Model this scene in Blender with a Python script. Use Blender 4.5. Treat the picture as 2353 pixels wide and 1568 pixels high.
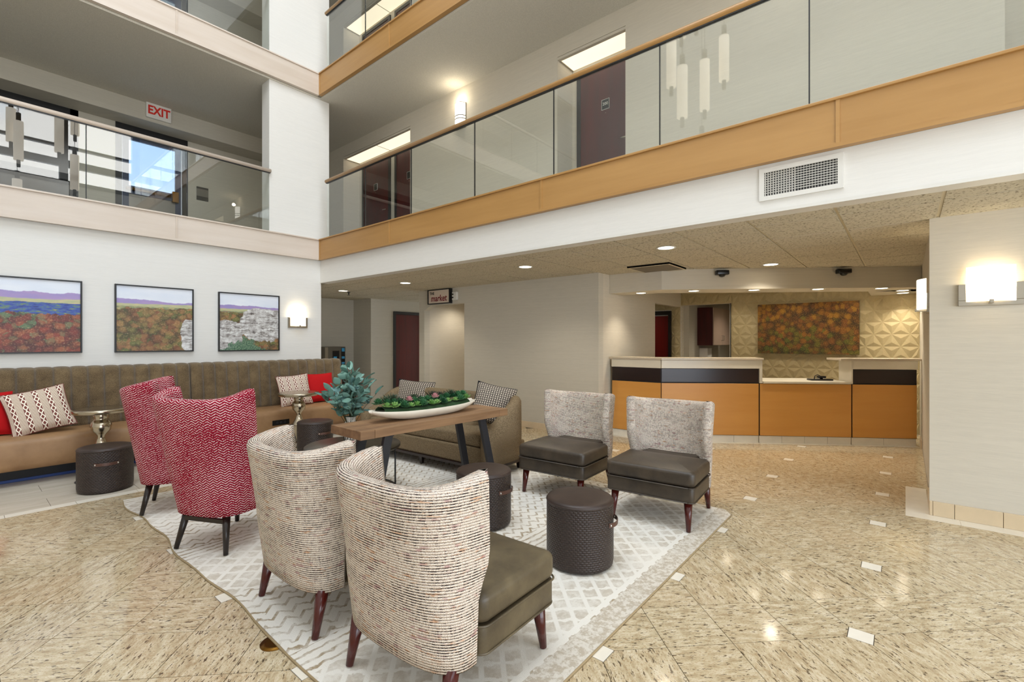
import bpy, bmesh, math, random
from mathutils import Vector, Matrix
random.seed(7)
PI = math.pi
scene = bpy.context.scene
for o in list(bpy.data.objects): bpy.data.objects.remove(o)
C = scene.collection

# ---------------------------------------------------------------- camera, world, exposure
YAW, HCAM = 0.69646, 1.42
cam_d = bpy.data.cameras.new('camera'); cam_d.sensor_width = 36; cam_d.lens = 16.543
cam_d.clip_start = 0.05
cam = bpy.data.objects.new('camera', cam_d); C.objects.link(cam)
cam.location = (0, 0, HCAM); cam.rotation_euler = (PI/2, 0, YAW - PI/2)
scene.camera = cam
vs = scene.view_settings
vs.view_transform = 'Standard'; vs.look = 'None'; vs.gamma = 1; vs.use_curve_mapping = False
vs.exposure = 0.0

world = bpy.data.worlds.new('sky'); scene.world = world; world.use_nodes = True
wn = world.node_tree; wn.nodes.clear()
w_out = wn.nodes.new('ShaderNodeOutputWorld'); w_bg = wn.nodes.new('ShaderNodeBackground')
w_tc = wn.nodes.new('ShaderNodeTexCoord'); w_no = wn.nodes.new('ShaderNodeTexNoise'); w_rp = wn.nodes.new('ShaderNodeValToRGB')
w_no.inputs['Scale'].default_value = 3.0; w_no.inputs['Detail'].default_value = 6
w_rp.color_ramp.elements[0].position = .42; w_rp.color_ramp.elements[0].color = (.72, .84, .98, 1)
w_rp.color_ramp.elements[1].position = .62; w_rp.color_ramp.elements[1].color = (1, .985, .96, 1)
wn.links.new(w_tc.outputs['Generated'], w_no.inputs['Vector']); wn.links.new(w_no.outputs['Fac'], w_rp.inputs['Fac'])
wn.links.new(w_rp.outputs['Color'], w_bg.inputs['Color']); wn.links.new(w_bg.outputs[0], w_out.inputs[0])
w_bg.inputs['Strength'].default_value = 7.5

def portal(name, loc, rot, sx, sy):
    """light portal: guides sampling of the sky through a real opening, adds no light itself"""
    l = bpy.data.lights.new(name, 'AREA'); l.shape = 'RECTANGLE'; l.size = sx; l.size_y = sy
    l.cycles.is_portal = True
    o = bpy.data.objects.new(name, l); C.objects.link(o); o.location = loc; o.rotation_euler = rot
    return o
portal('roof_light_portal', (.2, 1.6, 11.45), (0, 0, 0), 5.4, 6.6)
portal('south_window_portal', (.5, -5.0, 7.68), (PI/2, 0, 0), 7.4, 2.65)
portal('added_window_portal', (.5, -5.0, 1.58), (PI/2, 0, 0), 7.4, 2.65)

# ---------------------------------------------------------------- node helpers
def L(r, g=None, b=None):
    if g is None: g = b = r
    f = lambda c: ((c/255)/12.92 if c <= 10 else (((c/255)+.055)/1.055)**2.4)
    return (f(r), f(g), f(b), 1)
class G:
    def __init__(s, name):
        s.m = bpy.data.materials.new(name); s.m.use_nodes = True; s.nt = s.m.node_tree
        s.b = s.nt.nodes['Principled BSDF']; s.out = s.nt.nodes['Material Output']
    def n(s, t, props=None, **ins):
        nd = s.nt.nodes.new('ShaderNode' + t)
        for k, v in (props or {}).items(): setattr(nd, k, v)
        for k, v in ins.items(): s.set(nd, k, v)
        return nd
    def set(s, nd, k, v):
        key = int(k[1:]) if k[0] == 'i' and k[1:].isdigit() else k.replace('_', ' ')
        sk = nd.inputs[key]
        if isinstance(v, bpy.types.NodeSocket): s.nt.links.new(v, sk)
        elif sk.type == 'RGBA' and isinstance(v, (int, float)): sk.default_value = (v, v, v, 1)
        else: sk.default_value = v
    def co(s, which='Object'): return s.n('TexCoord').outputs[which]
    def pos(s): return s.n('NewGeometry').outputs['Position']
    def mp(s, v, sc=(1, 1, 1), rot=(0, 0, 0), loc=(0, 0, 0)):
        return s.n('Mapping', Vector=v, Scale=sc, Rotation=rot, Location=loc).outputs[0]
    def math(s, op, a, b=0.0, c=0.0):
        nd = s.n('Math', {'operation': op}); s.set(nd, 'i0', a); s.set(nd, 'i1', b)
        if op in ('MULTIPLY_ADD', 'SMOOTH_MIN', 'WRAP', 'COMPARE'): s.set(nd, 'i2', c)
        return nd.outputs[0]
    def noise(s, v, scale=5, detail=2, rough=.5):
        return s.n('TexNoise', Vector=v, Scale=scale, Detail=detail, Roughness=rough).outputs['Fac']
    def vor(s, v, scale=5, out='Distance', feature='F1', rnd=1.0):
        return s.n('TexVoronoi', {'feature': feature}, Vector=v, Scale=scale, Randomness=rnd).outputs[out]
    def ramp(s, f, st, mode='LINEAR'):
        nd = s.n('ValToRGB', Fac=f); cr = nd.color_ramp; cr.interpolation = mode
        while len(cr.elements) > len(st): cr.elements.remove(cr.elements[-1])
        while len(cr.elements) < len(st): cr.elements.new(.5)
        for e, (p, c) in zip(cr.elements, st):
            e.position = p; e.color = c if len(c) == 4 else (*c, 1)
        return nd.outputs['Color']
    def mix(s, f, a, b):
        nd = s.n('Mix', {'data_type': 'RGBA'}); s.set(nd, 'i0', f); s.set(nd, 'i6', a); s.set(nd, 'i7', b)
        return nd.outputs[2]
    def step(s, v, lo, hi):
        return s.n('MapRange', {'interpolation_type': 'SMOOTHSTEP'}, Value=v, From_Min=lo, From_Max=hi).outputs[0]
    def xyz(s, v):
        nd = s.n('SeparateXYZ', Vector=v); return nd.outputs
    def comb(s, x=0., y=0., z=0.):
        return s.n('CombineXYZ', X=x, Y=y, Z=z).outputs[0]
    def bump(s, h, strength=.3, dist=.01):
        s.set(s.b, 'Normal', s.n('Bump', Height=h, Strength=strength, Distance=dist).outputs[0])
    def fin(s, col=None, rough=.5, metal=0., spec=None, coat=None):
        if col is not None: s.set(s.b, 'Base_Color', col)
        s.set(s.b, 'Roughness', rough); s.set(s.b, 'Metallic', metal)
        if spec is not None: s.b.inputs['Specular IOR Level'].default_value = spec
        if coat is not None: s.b.inputs['Coat Weight'].default_value = coat; s.b.inputs['Coat Roughness'].default_value = .08
        return s.m
MAT = {}
def plain(name, col, rough=.5, metal=0., spec=None, var=.06, scale=6, coat=None):
    """a plain finish with a faint procedural mottling"""
    g = G(name); v = g.noise(g.co(), scale, 3)
    c2 = tuple(max(0, c*(1-var*2)) for c in col[:3]) + (1,)
    MAT[name] = g.fin(g.mix(v, col, c2), rough, metal, spec, coat); return MAT[name]

def wallpaper(name, col, dark=.86):
    g = G(name); p = g.pos(); x = g.xyz(p)
    h = g.math('ADD', x[0], x[1])
    v = g.comb(g.math('MULTIPLY', h, 7.), 0., g.math('MULTIPLY', x[2], 260.))
    f = g.noise(v, 1., 4, .65)
    v2 = g.comb(g.math('MULTIPLY', h, 1.), 0., g.math('MULTIPLY', x[2], 40.))
    f2 = g.noise(v2, 1., 3)
    c2 = tuple(c*dark for c in col[:3]) + (1,)
    c = g.mix(g.step(g.math('ADD', g.math('MULTIPLY', f, .7), g.math('MULTIPLY', f2, .3)), .35, .65), c2, col)
    g.bump(f, .08, .004)
    MAT[name] = g.fin(c, .75, spec=.25); return MAT[name]
wallpaper('wall_white', L(228, 226, 221), .94)
wallpaper('wall_cream', L(214, 206, 190), .90)
wallpaper('wall_taupe', L(202, 196, 182), .90)
def stucco(name, col, s=130, st=.35):
    g = G(name); f = g.noise(g.pos(), s, 3, .6)
    g.bump(f, st, .01); c2 = tuple(c*.88 for c in col[:3]) + (1,)
    MAT[name] = g.fin(g.mix(g.step(f, .4, .6), c2, col), .85, spec=.2); return MAT[name]
stucco('popcorn', L(214, 209, 196)); stucco('plaster', L(224, 218, 204), 40, .1)
stucco('soffit_dark', L(120, 108, 92))
def ceil_tile():
    g = G('ceiling_tile'); p = g.pos()
    w = g.noise(p, 60, 2); f = g.noise(g.mp(p, (1.2, 1, 1)), 48, 4, .7)
    fis = g.step(f, .56, .63)
    g.bump(g.math('SUBTRACT', 1., fis), .6, .01)
    col = g.mix(fis, L(206, 198, 178), L(120, 107, 84))
    MAT['ceiling_tile'] = g.fin(g.mix(g.math('MULTIPLY', w, .25), col, L(180, 170, 146)), .9, spec=.2)
ceil_tile()
def wood(name, c1, c2, axis=0, sc=1., rough=.35, coat=None, planks=False):
    g = G(name); p = g.co()
    st = [14, 14, 14]; st[axis] = 1.2
    f = g.noise(g.mp(p, tuple(a*sc for a in st)), 1., 5, .6)
    f2 = g.noise(g.mp(p, tuple(a*sc*.25 for a in st)), 1., 3)
    fac = g.math('ADD', g.math('MULTIPLY', f, .5), g.math('MULTIPLY', f2, .5))
    rnd = g.n('ObjectInfo').outputs['Random']
    fac = g.math('ADD', fac, g.math('MULTIPLY', g.math('SUBTRACT', rnd, .5), .22))
    g.bump(f, .05, .003)
    MAT[name] = g.fin(g.ramp(fac, [(.28, c2), (.72, c1)]), rough, coat=coat); return MAT[name]
wood('maple', L(199, 146, 84), L(176, 122, 62), 0)
wood('maple_y', L(184, 142, 86), L(166, 124, 70), 1)
wood('maple_lit', L(216, 204, 192), L(200, 184, 168), 0)  # same wood as the right balcony, brighter light put into its colour
wood('counter_maple', L(220, 162, 86), L(204, 142, 66), 0, .5)
wood('rustic', L(158, 122, 86), L(96, 66, 42), 0, 1.6, .6)
wood('mahogany', L(92, 12, 8), L(56, 5, 5), 2, 1., .34)
wood('espresso', L(48, 26, 20), L(28, 14, 12), 2, 1., .3)
wood('espresso_x', L(42, 24, 20), L(26, 14, 12), 0, 1., .28)
plain('leg_red', L(74, 20, 14), .2, scale=20); plain('leg_black', L(34, 24, 20), .3, scale=20)
plain('black_metal', L(38, 38, 42), .45, .0); plain('dark_frame', L(24, 23, 24), .4)
plain('door_frame', L(26, 22, 22), .4); plain('blue_frame', L(36, 52, 86), .35)
plain('chrome', L(205, 200, 192), .18, 1.); plain('nickel', L(186, 180, 168), .3, 1.)
plain('pewter', L(196, 184, 162), .2, 1., var=.15, scale=3); plain('brass', L(120, 84, 34), .35, 1.)
plain('bronze', L(82, 74, 62), .32, .7, var=.2, scale=5); plain('white_metal', L(226, 224, 218), .4)
plain('solid_surface', L(226, 217, 198), .3); plain('quartz_top', L(205, 190, 168), .25, var=.1, scale=60)
plain('black_plastic', L(16, 16, 18), .25); plain('cream_stone', L(244, 236, 220), .25, var=.08, scale=9)
plain('cream_base', L(222, 200, 166), .3, var=.08, scale=9); plain('grout', L(92, 78, 58), .9)
plain('grout_pale', L(188, 176, 152), .9); plain('tbar', L(214, 202, 174), .5)
plain('steel', L(128, 124, 118), .35, .9); plain('grille_dark', L(118, 108, 92), .7)
plain('red_fabric', L(186, 20, 24), .85, spec=.2, scale=90); plain('black_cloth', L(24, 23, 26), .9)
plain('white_wash', L(232, 222, 204), .7, var=.1, scale=12); plain('vase_white', L(236, 232, 222), .5)
plain('soil_moss', L(46, 78, 40), .95, var=.35, scale=60)
plain('sign_white', L(236, 232, 226), .5); plain('sign_red', L(226, 44, 30), .5)
plain('maroon_print', L(120, 16, 32), .5); plain('tan_print', L(222, 205, 188), .5)
plain('screen_blue', L(60, 150, 200), .3); plain('plinth_dark', L(14, 14, 20), .6)
plain('strip_blue', L(24, 60, 130), .5)
plain('dark_glass', L(40, 28, 18), .12); plain('concrete', L(150, 142, 128), .9); plain('shade_cream', L(238, 224, 200), .6)
def leather(name, c1, c2, rough=.42, s=7):
    g = G(name); p = g.co(); f = g.noise(p, s, 4, .6); f2 = g.noise(p, 220, 2)
    g.bump(g.math('ADD', f2, g.math('MULTIPLY', f, .4)), .12, .004)
    MAT[name] = g.fin(g.ramp(f, [(.33, c2), (.68, c1)]), rough); return MAT[name]
leather('olive_leather', L(102, 90, 67), L(72, 62, 46)); leather('brown_leather', L(72, 61, 48), L(48, 40, 31), .42)
leather('tan_leather', L(158, 122, 84), L(130, 96, 62), .5, 3)
leather('strap_leather', L(96, 64, 52), L(74, 48, 38), .4); leather('ottoman_top', L(62, 47, 40), L(46, 34, 29), .45)
def basket_leather():
    g = G('basket_leather'); uv = g.co('UV'); x = g.xyz(uv)
    u = g.math('MULTIPLY', x[0], 1/.026); v = g.math('MULTIPLY', x[1], 1/.013)
    row = g.math('FLOOR', v); off = g.math('MULTIPLY', g.math('MODULO', row, 2.), .5)
    fu = g.math('FRACT', g.math('ADD', u, off)); fv = g.math('FRACT', v)
    d = g.math('MULTIPLY', g.math('SINE', g.math('MULTIPLY', fu, PI)), g.math('SINE', g.math('MULTIPLY', fv, PI)))
    g.bump(d, .7, .006)
    hl = g.step(d, .02, .25)
    MAT['basket_leather'] = g.fin(g.mix(hl, L(28, 19, 16), L(50, 36, 30)), .38)
basket_leather()
def velvet():
    g = G('channel_fabric'); p = g.co(); f = g.noise(p, 260, 2, .7); f2 = g.noise(p, 9, 3)
    g.bump(f, .5, .006)
    c = g.ramp(g.math('ADD', g.math('MULTIPLY', f, .75), g.math('MULTIPLY', f2, .25)), [(.36, L(66, 52, 36)), (.64, L(136, 116, 86))])
    g.b.inputs['Sheen Weight'].default_value = .3
    MAT['channel_fabric'] = g.fin(c, .95, spec=.1)
    g = G('boucle'); p = g.co(); f = g.noise(p, 210, 2, .7)
    g.bump(f, .4, .006)
    MAT['boucle'] = g.fin(g.ramp(f, [(.36, L(78, 66, 48)), (.62, L(150, 130, 102))]), .95, spec=.1)
velvet()
def tweed():
    g = G('tweed'); x = g.xyz(g.co('UV')); u, v = x[0], x[1]; R = 1/.0105
    row = g.math('FLOOR', g.math('MULTIPLY', v, R)); fv = g.math('FRACT', g.math('MULTIPLY', v, R))
    d1 = g.noise(g.comb(g.math('MULTIPLY', u, 55.), g.math('MULTIPLY', row, 7.31), 0.), 1., 3, .7)
    d2 = g.noise(g.comb(g.math('MULTIPLY', u, 12.), g.math('MULTIPLY', row, 3.7), 5.), 1., 2)
    d3 = g.noise(g.comb(g.math('MULTIPLY', u, 210.), g.math('MULTIPLY', v, 210.), 2.), 1., 2)
    pool = g.noise(g.comb(g.math('MULTIPLY', u, 10.), g.math('MULTIPLY', v, 60.), 9.), 1., 3, .7)
    base = g.mix(g.step(d3, .35, .65), L(208, 188, 172), L(246, 236, 222))
    base = g.mix(g.math('MULTIPLY', g.step(d2, .60, .70), .6), base, L(176, 120, 124))
    base = g.mix(g.math('MULTIPLY', g.step(pool, .57, .67), .7), base, L(206, 146, 96))
    gap = g.math('SUBTRACT', 1., g.math('SINE', g.math('MULTIPLY', fv, PI)))
    lf = g.noise(g.comb(g.math('MULTIPLY', u, 4.), g.math('MULTIPLY', v, 14.), 1.), 1., 3)
    dark = g.math('MULTIPLY', g.step(g.math('ADD', d1, g.math('MULTIPLY', g.math('SUBTRACT', lf, .5), .5)), .47, .56), g.step(gap, .30, .62))
    base = g.mix(g.math('MULTIPLY', g.step(gap, .4, .95), .45), base, L(128, 104, 92))
    base = g.mix(dark, base, L(40, 28, 30))
    g.bump(g.math('ADD', g.math('MULTIPLY', gap, -1.), g.math('MULTIPLY', d3, .5)), .8, .007)
    MAT['tweed'] = g.fin(base, .95, spec=.1)
tweed()
def herring():
    g = G('herringbone'); x = g.xyz(g.co('UV')); u, v = x[0], x[1]
    tri = g.math('PINGPONG', g.math('MULTIPLY', u, 1/.026), 1.)
    t = g.math('ADD', g.math('MULTIPLY', v, 1/.017), g.math('MULTIPLY', tri, 1.0))
    ln = g.math('FRACT', t)
    brk = g.noise(g.comb(g.math('MULTIPLY', u, 130.), g.math('MULTIPLY', v, 130.), 0.), 1., 2)
    amt = g.noise(g.comb(g.math('MULTIPLY', u, 3.), g.math('MULTIPLY', v, 3.), 3.), 1., 2)
    on = g.math('MULTIPLY', g.math('MULTIPLY', g.step(ln, .60, .68), g.step(g.math('ADD', brk, g.math('MULTIPLY', amt, .35)), .58, .68)), .9)
    base = g.ramp(brk, [(.35, L(118, 4, 30)), (.65, L(160, 16, 46))])
    g.bump(g.math('ADD', on, brk), .5, .004)
    MAT['herringbone'] = g.fin(g.mix(on, base, L(236, 216, 216)), .92, spec=.12)
herring()
def striped():
    g = G('stripe_fabric'); x = g.xyz(g.co('UV')); u, v = x[0], x[1]   # 0..1 across the cushion
    s = g.math('FRACT', g.math('MULTIPLY', u, 5.))
    inband = g.math('LESS_THAN', g.math('ABSOLUTE', g.math('SUBTRACT', s, .5)), .2)
    a = g.math('PINGPONG', g.math('MULTIPLY', v, 14.), 1.)
    b = g.math('MULTIPLY', g.math('ABSOLUTE', g.math('SUBTRACT', s, .5)), 4.8)
    dia = g.math('LESS_THAN', g.math('ADD', a, b), .62)
    ring = g.math('LESS_THAN', g.math('ABSOLUTE', g.math('SUBTRACT', g.math('ADD', a, b), .98)), .16)
    line = g.math('LESS_THAN', g.math('FRACT', g.math('MULTIPLY', s, 12.)), .42)
    rust = L(120, 66, 60); crm = L(238, 226, 206)
    lines = g.mix(line, crm, rust)
    bandc = g.mix(g.math('MAXIMUM', dia, 0.), crm, rust)
    bandc = g.mix(ring, bandc, L(248, 240, 226))
    edge = g.math('GREATER_THAN', g.math('ADD', a, b), 1.15)
    bandc = g.mix(edge, bandc, rust)
    n = g.noise(g.comb(g.math('MULTIPLY', u, 200.), g.math('MULTIPLY', v, 200.), 0.), 1., 2); g.bump(n, .3, .003)
    MAT['stripe_fabric'] = g.fin(g.mix(inband, lines, bandc), .9, spec=.15)
    g = G('woven_check'); x = g.xyz(g.co('UV')); u, v = x[0], x[1]
    fu = g.math('FRACT', g.math('MULTIPLY', u, 18.)); fv = g.math('FRACT', g.math('MULTIPLY', v, 18.))
    d = g.math('ABSOLUTE', g.math('SUBTRACT', fu, g.math('PINGPONG', g.math('MULTIPLY', v, 36.), 1.)))
    on = g.math('MULTIPLY', g.math('GREATER_THAN', d, .28), g.math('GREATER_THAN', fu, .35))
    g.bump(on, .3, .003)
    MAT['woven_check'] = g.fin(g.mix(on, L(60, 52, 48), L(214, 202, 184)), .9, spec=.15)
striped()
def granite(name, island):
    g = G(name); p = g.pos()
    if island: rnd = g.n('NewGeometry').outputs['Random Per Island']
    else: rnd = g.n('ObjectInfo').outputs['Random']
    x = g.xyz(p); k = g.math('GREATER_THAN', g.math('FRACT', g.math('MULTIPLY', rnd, 17.3)), .5)
    a = g.math('ADD', x[0], x[1]); b = g.math('SUBTRACT', x[0], x[1])
    nm = g.n('Mix', {'data_type': 'FLOAT'}); g.set(nm, 'i0', k); g.set(nm, 'i2', a); g.set(nm, 'i3', b); A = nm.outputs[0]
    nm = g.n('Mix', {'data_type': 'FLOAT'}); g.set(nm, 'i0', k); g.set(nm, 'i2', b); g.set(nm, 'i3', a); Bv = nm.outputs[0]
    z = g.math('MULTIPLY', rnd, 50.)
    f = g.noise(g.comb(g.math('MULTIPLY', A, 19.), g.math('MULTIPLY', Bv, 66.), z), 1., 3, .6)
    f2 = g.noise(g.comb(g.math('MULTIPLY', A, 9.), g.math('MULTIPLY', Bv, 26.), z), 1., 4, .65)
    f3 = g.noise(g.comb(g.math('MULTIPLY', A, 70.), g.math('MULTIPLY', Bv, 140.), z), 1., 2)
    base = g.ramp(f2, [(.30, L(168, 148, 116)), (.5, L(200, 184, 152)), (.70, L(222, 210, 184))])
    base = g.mix(g.math('MULTIPLY', g.step(f3, .52, .66), .55), base, L(160, 126, 84))
    base = g.mix(g.math('MULTIPLY', g.step(f, .585, .64), .9), base, L(64, 50, 36))
    base = g.mix(g.math('MULTIPLY', g.math('FRACT', g.math('MULTIPLY', rnd, 7.7)), .18), base, L(196, 168, 130))
    MAT[name] = g.fin(base, g.math('MULTIPLY_ADD', f2, .07, .06), spec=.55)
granite('granite', False); granite('granite_rest', True)
def plank_tile():
    g = G('plank_tile'); p = g.pos()
    f = g.noise(g.mp(p, (2, 9, 1)), 1., 4, .6)
    MAT['plank_tile'] = g.fin(g.ramp(f, [(.3, L(196, 186, 168)), (.7, L(218, 208, 192))]), .22)
plank_tile()
def rug():
    g = G('rug_pile'); p = g.pos(); x = g.xyz(p); X, Yy = x[0], x[1]
    wob = g.math('MULTIPLY', g.math('SUBTRACT', g.noise(p, 22, 3), .5), .045)
    y = g.math('ADD', Yy, wob); xx = g.math('ADD', X, wob)
    blur = g.noise(p, 5, 4, .65); fine = g.noise(p, 260, 2, .6); mid = g.noise(p, 38, 3, .65)
    # diamond lattice
    a = g.math('ADD', g.math('MULTIPLY', xx, 1/.135), g.math('MULTIPLY', y, 1/.135))
    b = g.math('SUBTRACT', g.math('MULTIPLY', xx, 1/.135), g.math('MULTIPLY', y, 1/.135))
    la = g.math('ABSOLUTE', g.math('SUBTRACT', g.math('FRACT', a), .5)); lb = g.math('ABSOLUTE', g.math('SUBTRACT', g.math('FRACT', b), .5))
    dia = g.step(g.math('MINIMUM', la, lb), .09, .16)            # 1 inside the cells
    # zigzag rows
    zt = g.math('ADD', g.math('MULTIPLY', y, 1/.085), g.math('MULTIPLY', g.math('PINGPONG', g.math('MULTIPLY', xx, 1/.05), 1.), .62))
    zig = g.math('SUBTRACT', 1., g.step(g.math('ABSOLUTE', g.math('SUBTRACT', g.math('FRACT', zt), .5)), .10, .17))
    # plain stripes
    st = g.math('SUBTRACT', 1., g.step(g.math('ABSOLUTE', g.math('SUBTRACT', g.math('FRACT', g.math('MULTIPLY', y, 1/.055)), .5)), .10, .2))
    ph = g.math('FRACT', g.math('MULTIPLY', g.math('SUBTRACT', Yy, 1.24), 1/1.62))
    m_d = g.math('LESS_THAN', ph, .42)
    m_s = g.math('MULTIPLY', g.math('GREATER_THAN', ph, .42), g.math('LESS_THAN', ph, .54))
    m_z = g.math('GREATER_THAN', ph, .54)
    pat = g.math('ADD', g.math('MULTIPLY', m_d, g.math('MULTIPLY', dia, .55)), g.math('ADD', g.math('MULTIPLY', m_s, st), g.math('MULTIPLY', m_z, zig)))
    fade = g.math('ADD', g.math('MULTIPLY', g.step(blur, .30, .62), .75), g.math('MULTIPLY', g.math('SUBTRACT', mid, .42), 1.6))
    pat = g.math('MULTIPLY', g.math('MAXIMUM', g.math('MINIMUM', fade, 1.), .22), pat)
    # border
    ey = g.math('SUBTRACT', Yy, 1.085)
    bd = g.math('LESS_THAN', ey, .13); bl = g.math('LESS_THAN', g.math('ABSOLUTE', g.math('SUBTRACT', ey, .155)), .014)
    bdp = g.math('ADD', g.math('MULTIPLY', g.step(mid, .4, .62), .45), .25)
    pat = g.mix(bd, pat, bdp); pat = g.mix(bl, pat, 0.)
    cream = g.mix(fine, L(226, 220, 208), L(240, 236, 228)); tan = g.mix(fine, L(150, 132, 106), L(184, 166, 138))
    g.bump(g.math('ADD', fine, g.math('MULTIPLY', mid, .4)), .5, .006)
    MAT['rug_pile'] = g.fin(g.mix(pat, cream, tan), .97, spec=.05)
rug()
plain('rug_edge', L(158, 138, 104), .9)
def glass(name='rail_glass', tint=(.96, .98, .97, 1), f0=.047):
    g = G(name); nt = g.nt; nt.nodes.remove(g.b)
    t = g.n('BsdfTransparent', Color=tint); gl = g.n('BsdfGlossy', Roughness=.0, Color=(1, 1, 1, 1))
    fc = g.n('LayerWeight', Blend=.5).outputs['Facing']
    fr = g.math('MULTIPLY_ADD', g.math('POWER', fc, 5.), 1-f0, f0); mx = nt.nodes.new('ShaderNodeMixShader')
    nt.links.new(fr, mx.inputs[0]); nt.links.new(t.outputs[0], mx.inputs[1]); nt.links.new(gl.outputs[0], mx.inputs[2])
    nt.links.new(mx.outputs[0], g.out.inputs[0]); MAT[name] = g.m
glass('rail_glass'); glass('window_glass', (.33, .37, .42, 1), .03)
def emit(name, col, st):
    g = G(name); g.set(g.b, 'Base_Color', col); g.set(g.b, 'Emission_Color', col); g.b.inputs['Emission Strength'].default_value = st
    g.set(g.b, 'Roughness', .4); MAT[name] = g.m
emit('shade_glow', (1, .88, .66, 1), 2.2); emit('downlight_glow', (1, .88, .68, 1), 9.)
emit('panel_glow', (1, .88, .66, 1), 1.1); emit('sconce_white', (1, .95, .86, 1), 3.5)
emit('pendant_glow', (1, .90, .76, 1), 2.4); emit('spot_glow', (1, .93, .8, 1), 12.)

# ---------------------------------------------------------------- mesh helpers
class B:
    def __init__(s): s.v = []; s.f = []; s.uv = {}; s.sm = set()
    def add(s, vs, fs, uvs=None, smooth=False):
        o = len(s.v); s.v += [tuple(p) for p in vs]
        for f in fs:
            if smooth: s.sm.add(len(s.f))
            s.f.append([i+o for i in f])
        if uvs:
            for i, u in enumerate(uvs): s.uv[i+o] = u
        return s
    def box(s, x0, x1, y0, y1, z0, z1):
        v = [(x0,y0,z0),(x1,y0,z0),(x1,y1,z0),(x0,y1,z0),(x0,y0,z1),(x1,y0,z1),(x1,y1,z1),(x0,y1,z1)]
        return s.add(v, [(3,2,1,0),(4,5,6,7),(0,1,5,4),(1,2,6,5),(2,3,7,6),(3,0,4,7)])
    def prism(s, poly, z0, z1):
        n = len(poly); v = [(x,y,z0) for x,y in poly] + [(x,y,z1) for x,y in poly]
        return s.add(v, [tuple(range(n-1,-1,-1)), tuple(range(n,2*n))] + [(i,(i+1)%n,n+(i+1)%n,n+i) for i in range(n)])
    def loft(s, rings, caps=True, smooth=True, closed=True, uvs=None):
        n = len(rings[0]); v = [p for r in rings for p in r]; f = []
        for k in range(len(rings)-1):
            for i in range(n if closed else n-1):
                j = (i+1) % n; f.append((k*n+i, k*n+j, (k+1)*n+j, (k+1)*n+i))
        if caps: f += [tuple(range(n-1,-1,-1)), tuple(range((len(rings)-1)*n, len(rings)*n))]
        return s.add(v, f, uvs, smooth)
    def lathe(s, prof, seg=28, c=(0,0), caps=True, uvw=None):
        rings = []; uvs = []
        n = seg+1 if uvw else seg
        acc = 0
        for k, (r, z) in enumerate(prof):
            if k: acc += math.hypot(r-prof[k-1][0], z-prof[k-1][1])
            rings.append([(c[0]+r*math.cos(2*PI*i/seg), c[1]+r*math.sin(2*PI*i/seg), z) for i in range(n)])
            if uvw: uvs += [(uvw*2*PI*i/seg, acc) for i in range(n)]
        return s.loft(rings, caps and not uvw, True, not uvw, uvs or None)
    def tube(s, pts, r, seg=8, caps=True):
        rings = []; pts = [Vector(p) for p in pts]; rs = r if isinstance(r, (list, tuple)) else [r]*len(pts)
        for k, p in enumerate(pts):
            d = (pts[min(k+1,len(pts)-1)] - pts[max(k-1,0)]).normalized()
            a = d.orthogonal().normalized() if k == 0 else (a - d*a.dot(d)).normalized()
            b = d.cross(a)
            rings.append([p + (a*math.cos(2*PI*i/seg) + b*math.sin(2*PI*i/seg))*rs[k] for i in range(seg)])
        return s.loft(rings, caps)
    def build(s, name, mat, parent=None, bevel=0., seg=2, smooth=False, loc=None, rot=None):
        me = bpy.data.meshes.new(name); me.from_pydata(s.v, [], s.f)
        if s.uv:
            ul = me.uv_layers.new(name='UVMap')
            for lp in me.loops: ul.data[lp.index].uv = s.uv.get(lp.vertex_index, (0, 0))
        if s.sm or smooth:
            for i, p in enumerate(me.polygons): p.use_smooth = smooth or i in s.sm
        bm = bmesh.new(); bm.from_mesh(me); bmesh.ops.recalc_face_normals(bm, faces=bm.faces); bm.to_mesh(me); bm.free()
        me.materials.append(MAT[mat] if isinstance(mat, str) else mat)
        o = bpy.data.objects.new(name, me); C.objects.link(o)
        if parent: o.parent = parent
        if loc: o.location = loc
        if rot: o.rotation_euler = rot
        if bevel:
            m = o.modifiers.new('bevel', 'BEVEL'); m.width = bevel; m.segments = seg; m.limit_method = 'ANGLE'; m.angle_limit = .7
        return o
def box(name, mat, x0, x1, y0, y1, z0, z1, parent=None, bevel=0., seg=2):
    return B().box(x0, x1, y0, y1, z0, z1).build(name, mat, parent, bevel, seg)
def T(name, label, cat, loc=(0,0,0), rz=0., group=None):
    o = bpy.data.objects.new(name, None); C.objects.link(o); o.location = loc; o.rotation_euler = (0,0,rz)
    o.empty_display_size = .1
    return tag(o, label, cat, group)
def tag(o, label, cat, group=None):
    o['label'] = label; o['category'] = cat
    if group: o['group'] = group
    return o
def st(o, label):
    o['kind'] = 'structure'; o['label'] = label; return o
def stE(name, label, loc=(0,0,0), rz=0.):
    o = bpy.data.objects.new(name, None); C.objects.link(o); o.location = loc; o.rotation_euler = (0,0,rz); return st(o, label)
def dup(root, loc, rz, label, **kw):
    r = root.copy(); C.objects.link(r); r.location = loc; r.rotation_euler = (0,0,rz); r['label'] = label
    for ch in list(root.children):
        c = ch.copy(); C.objects.link(c); c.parent = r
        for gch in list(ch.children):
            d = gch.copy(); C.objects.link(d); d.parent = c
    return r
def rrect(w, d, r, n=6):
    pts = []
    for cx, cy, a0 in ((w-r, d-r, 0), (-w+r, d-r, PI/2), (-w+r, -d+r, PI), (w-r, -d+r, 1.5*PI)):
        for i in range(n+1):
            a = a0 + PI/2*i/n; pts.append((cx + r*math.cos(a), cy + r*math.sin(a)))
    return pts
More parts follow.
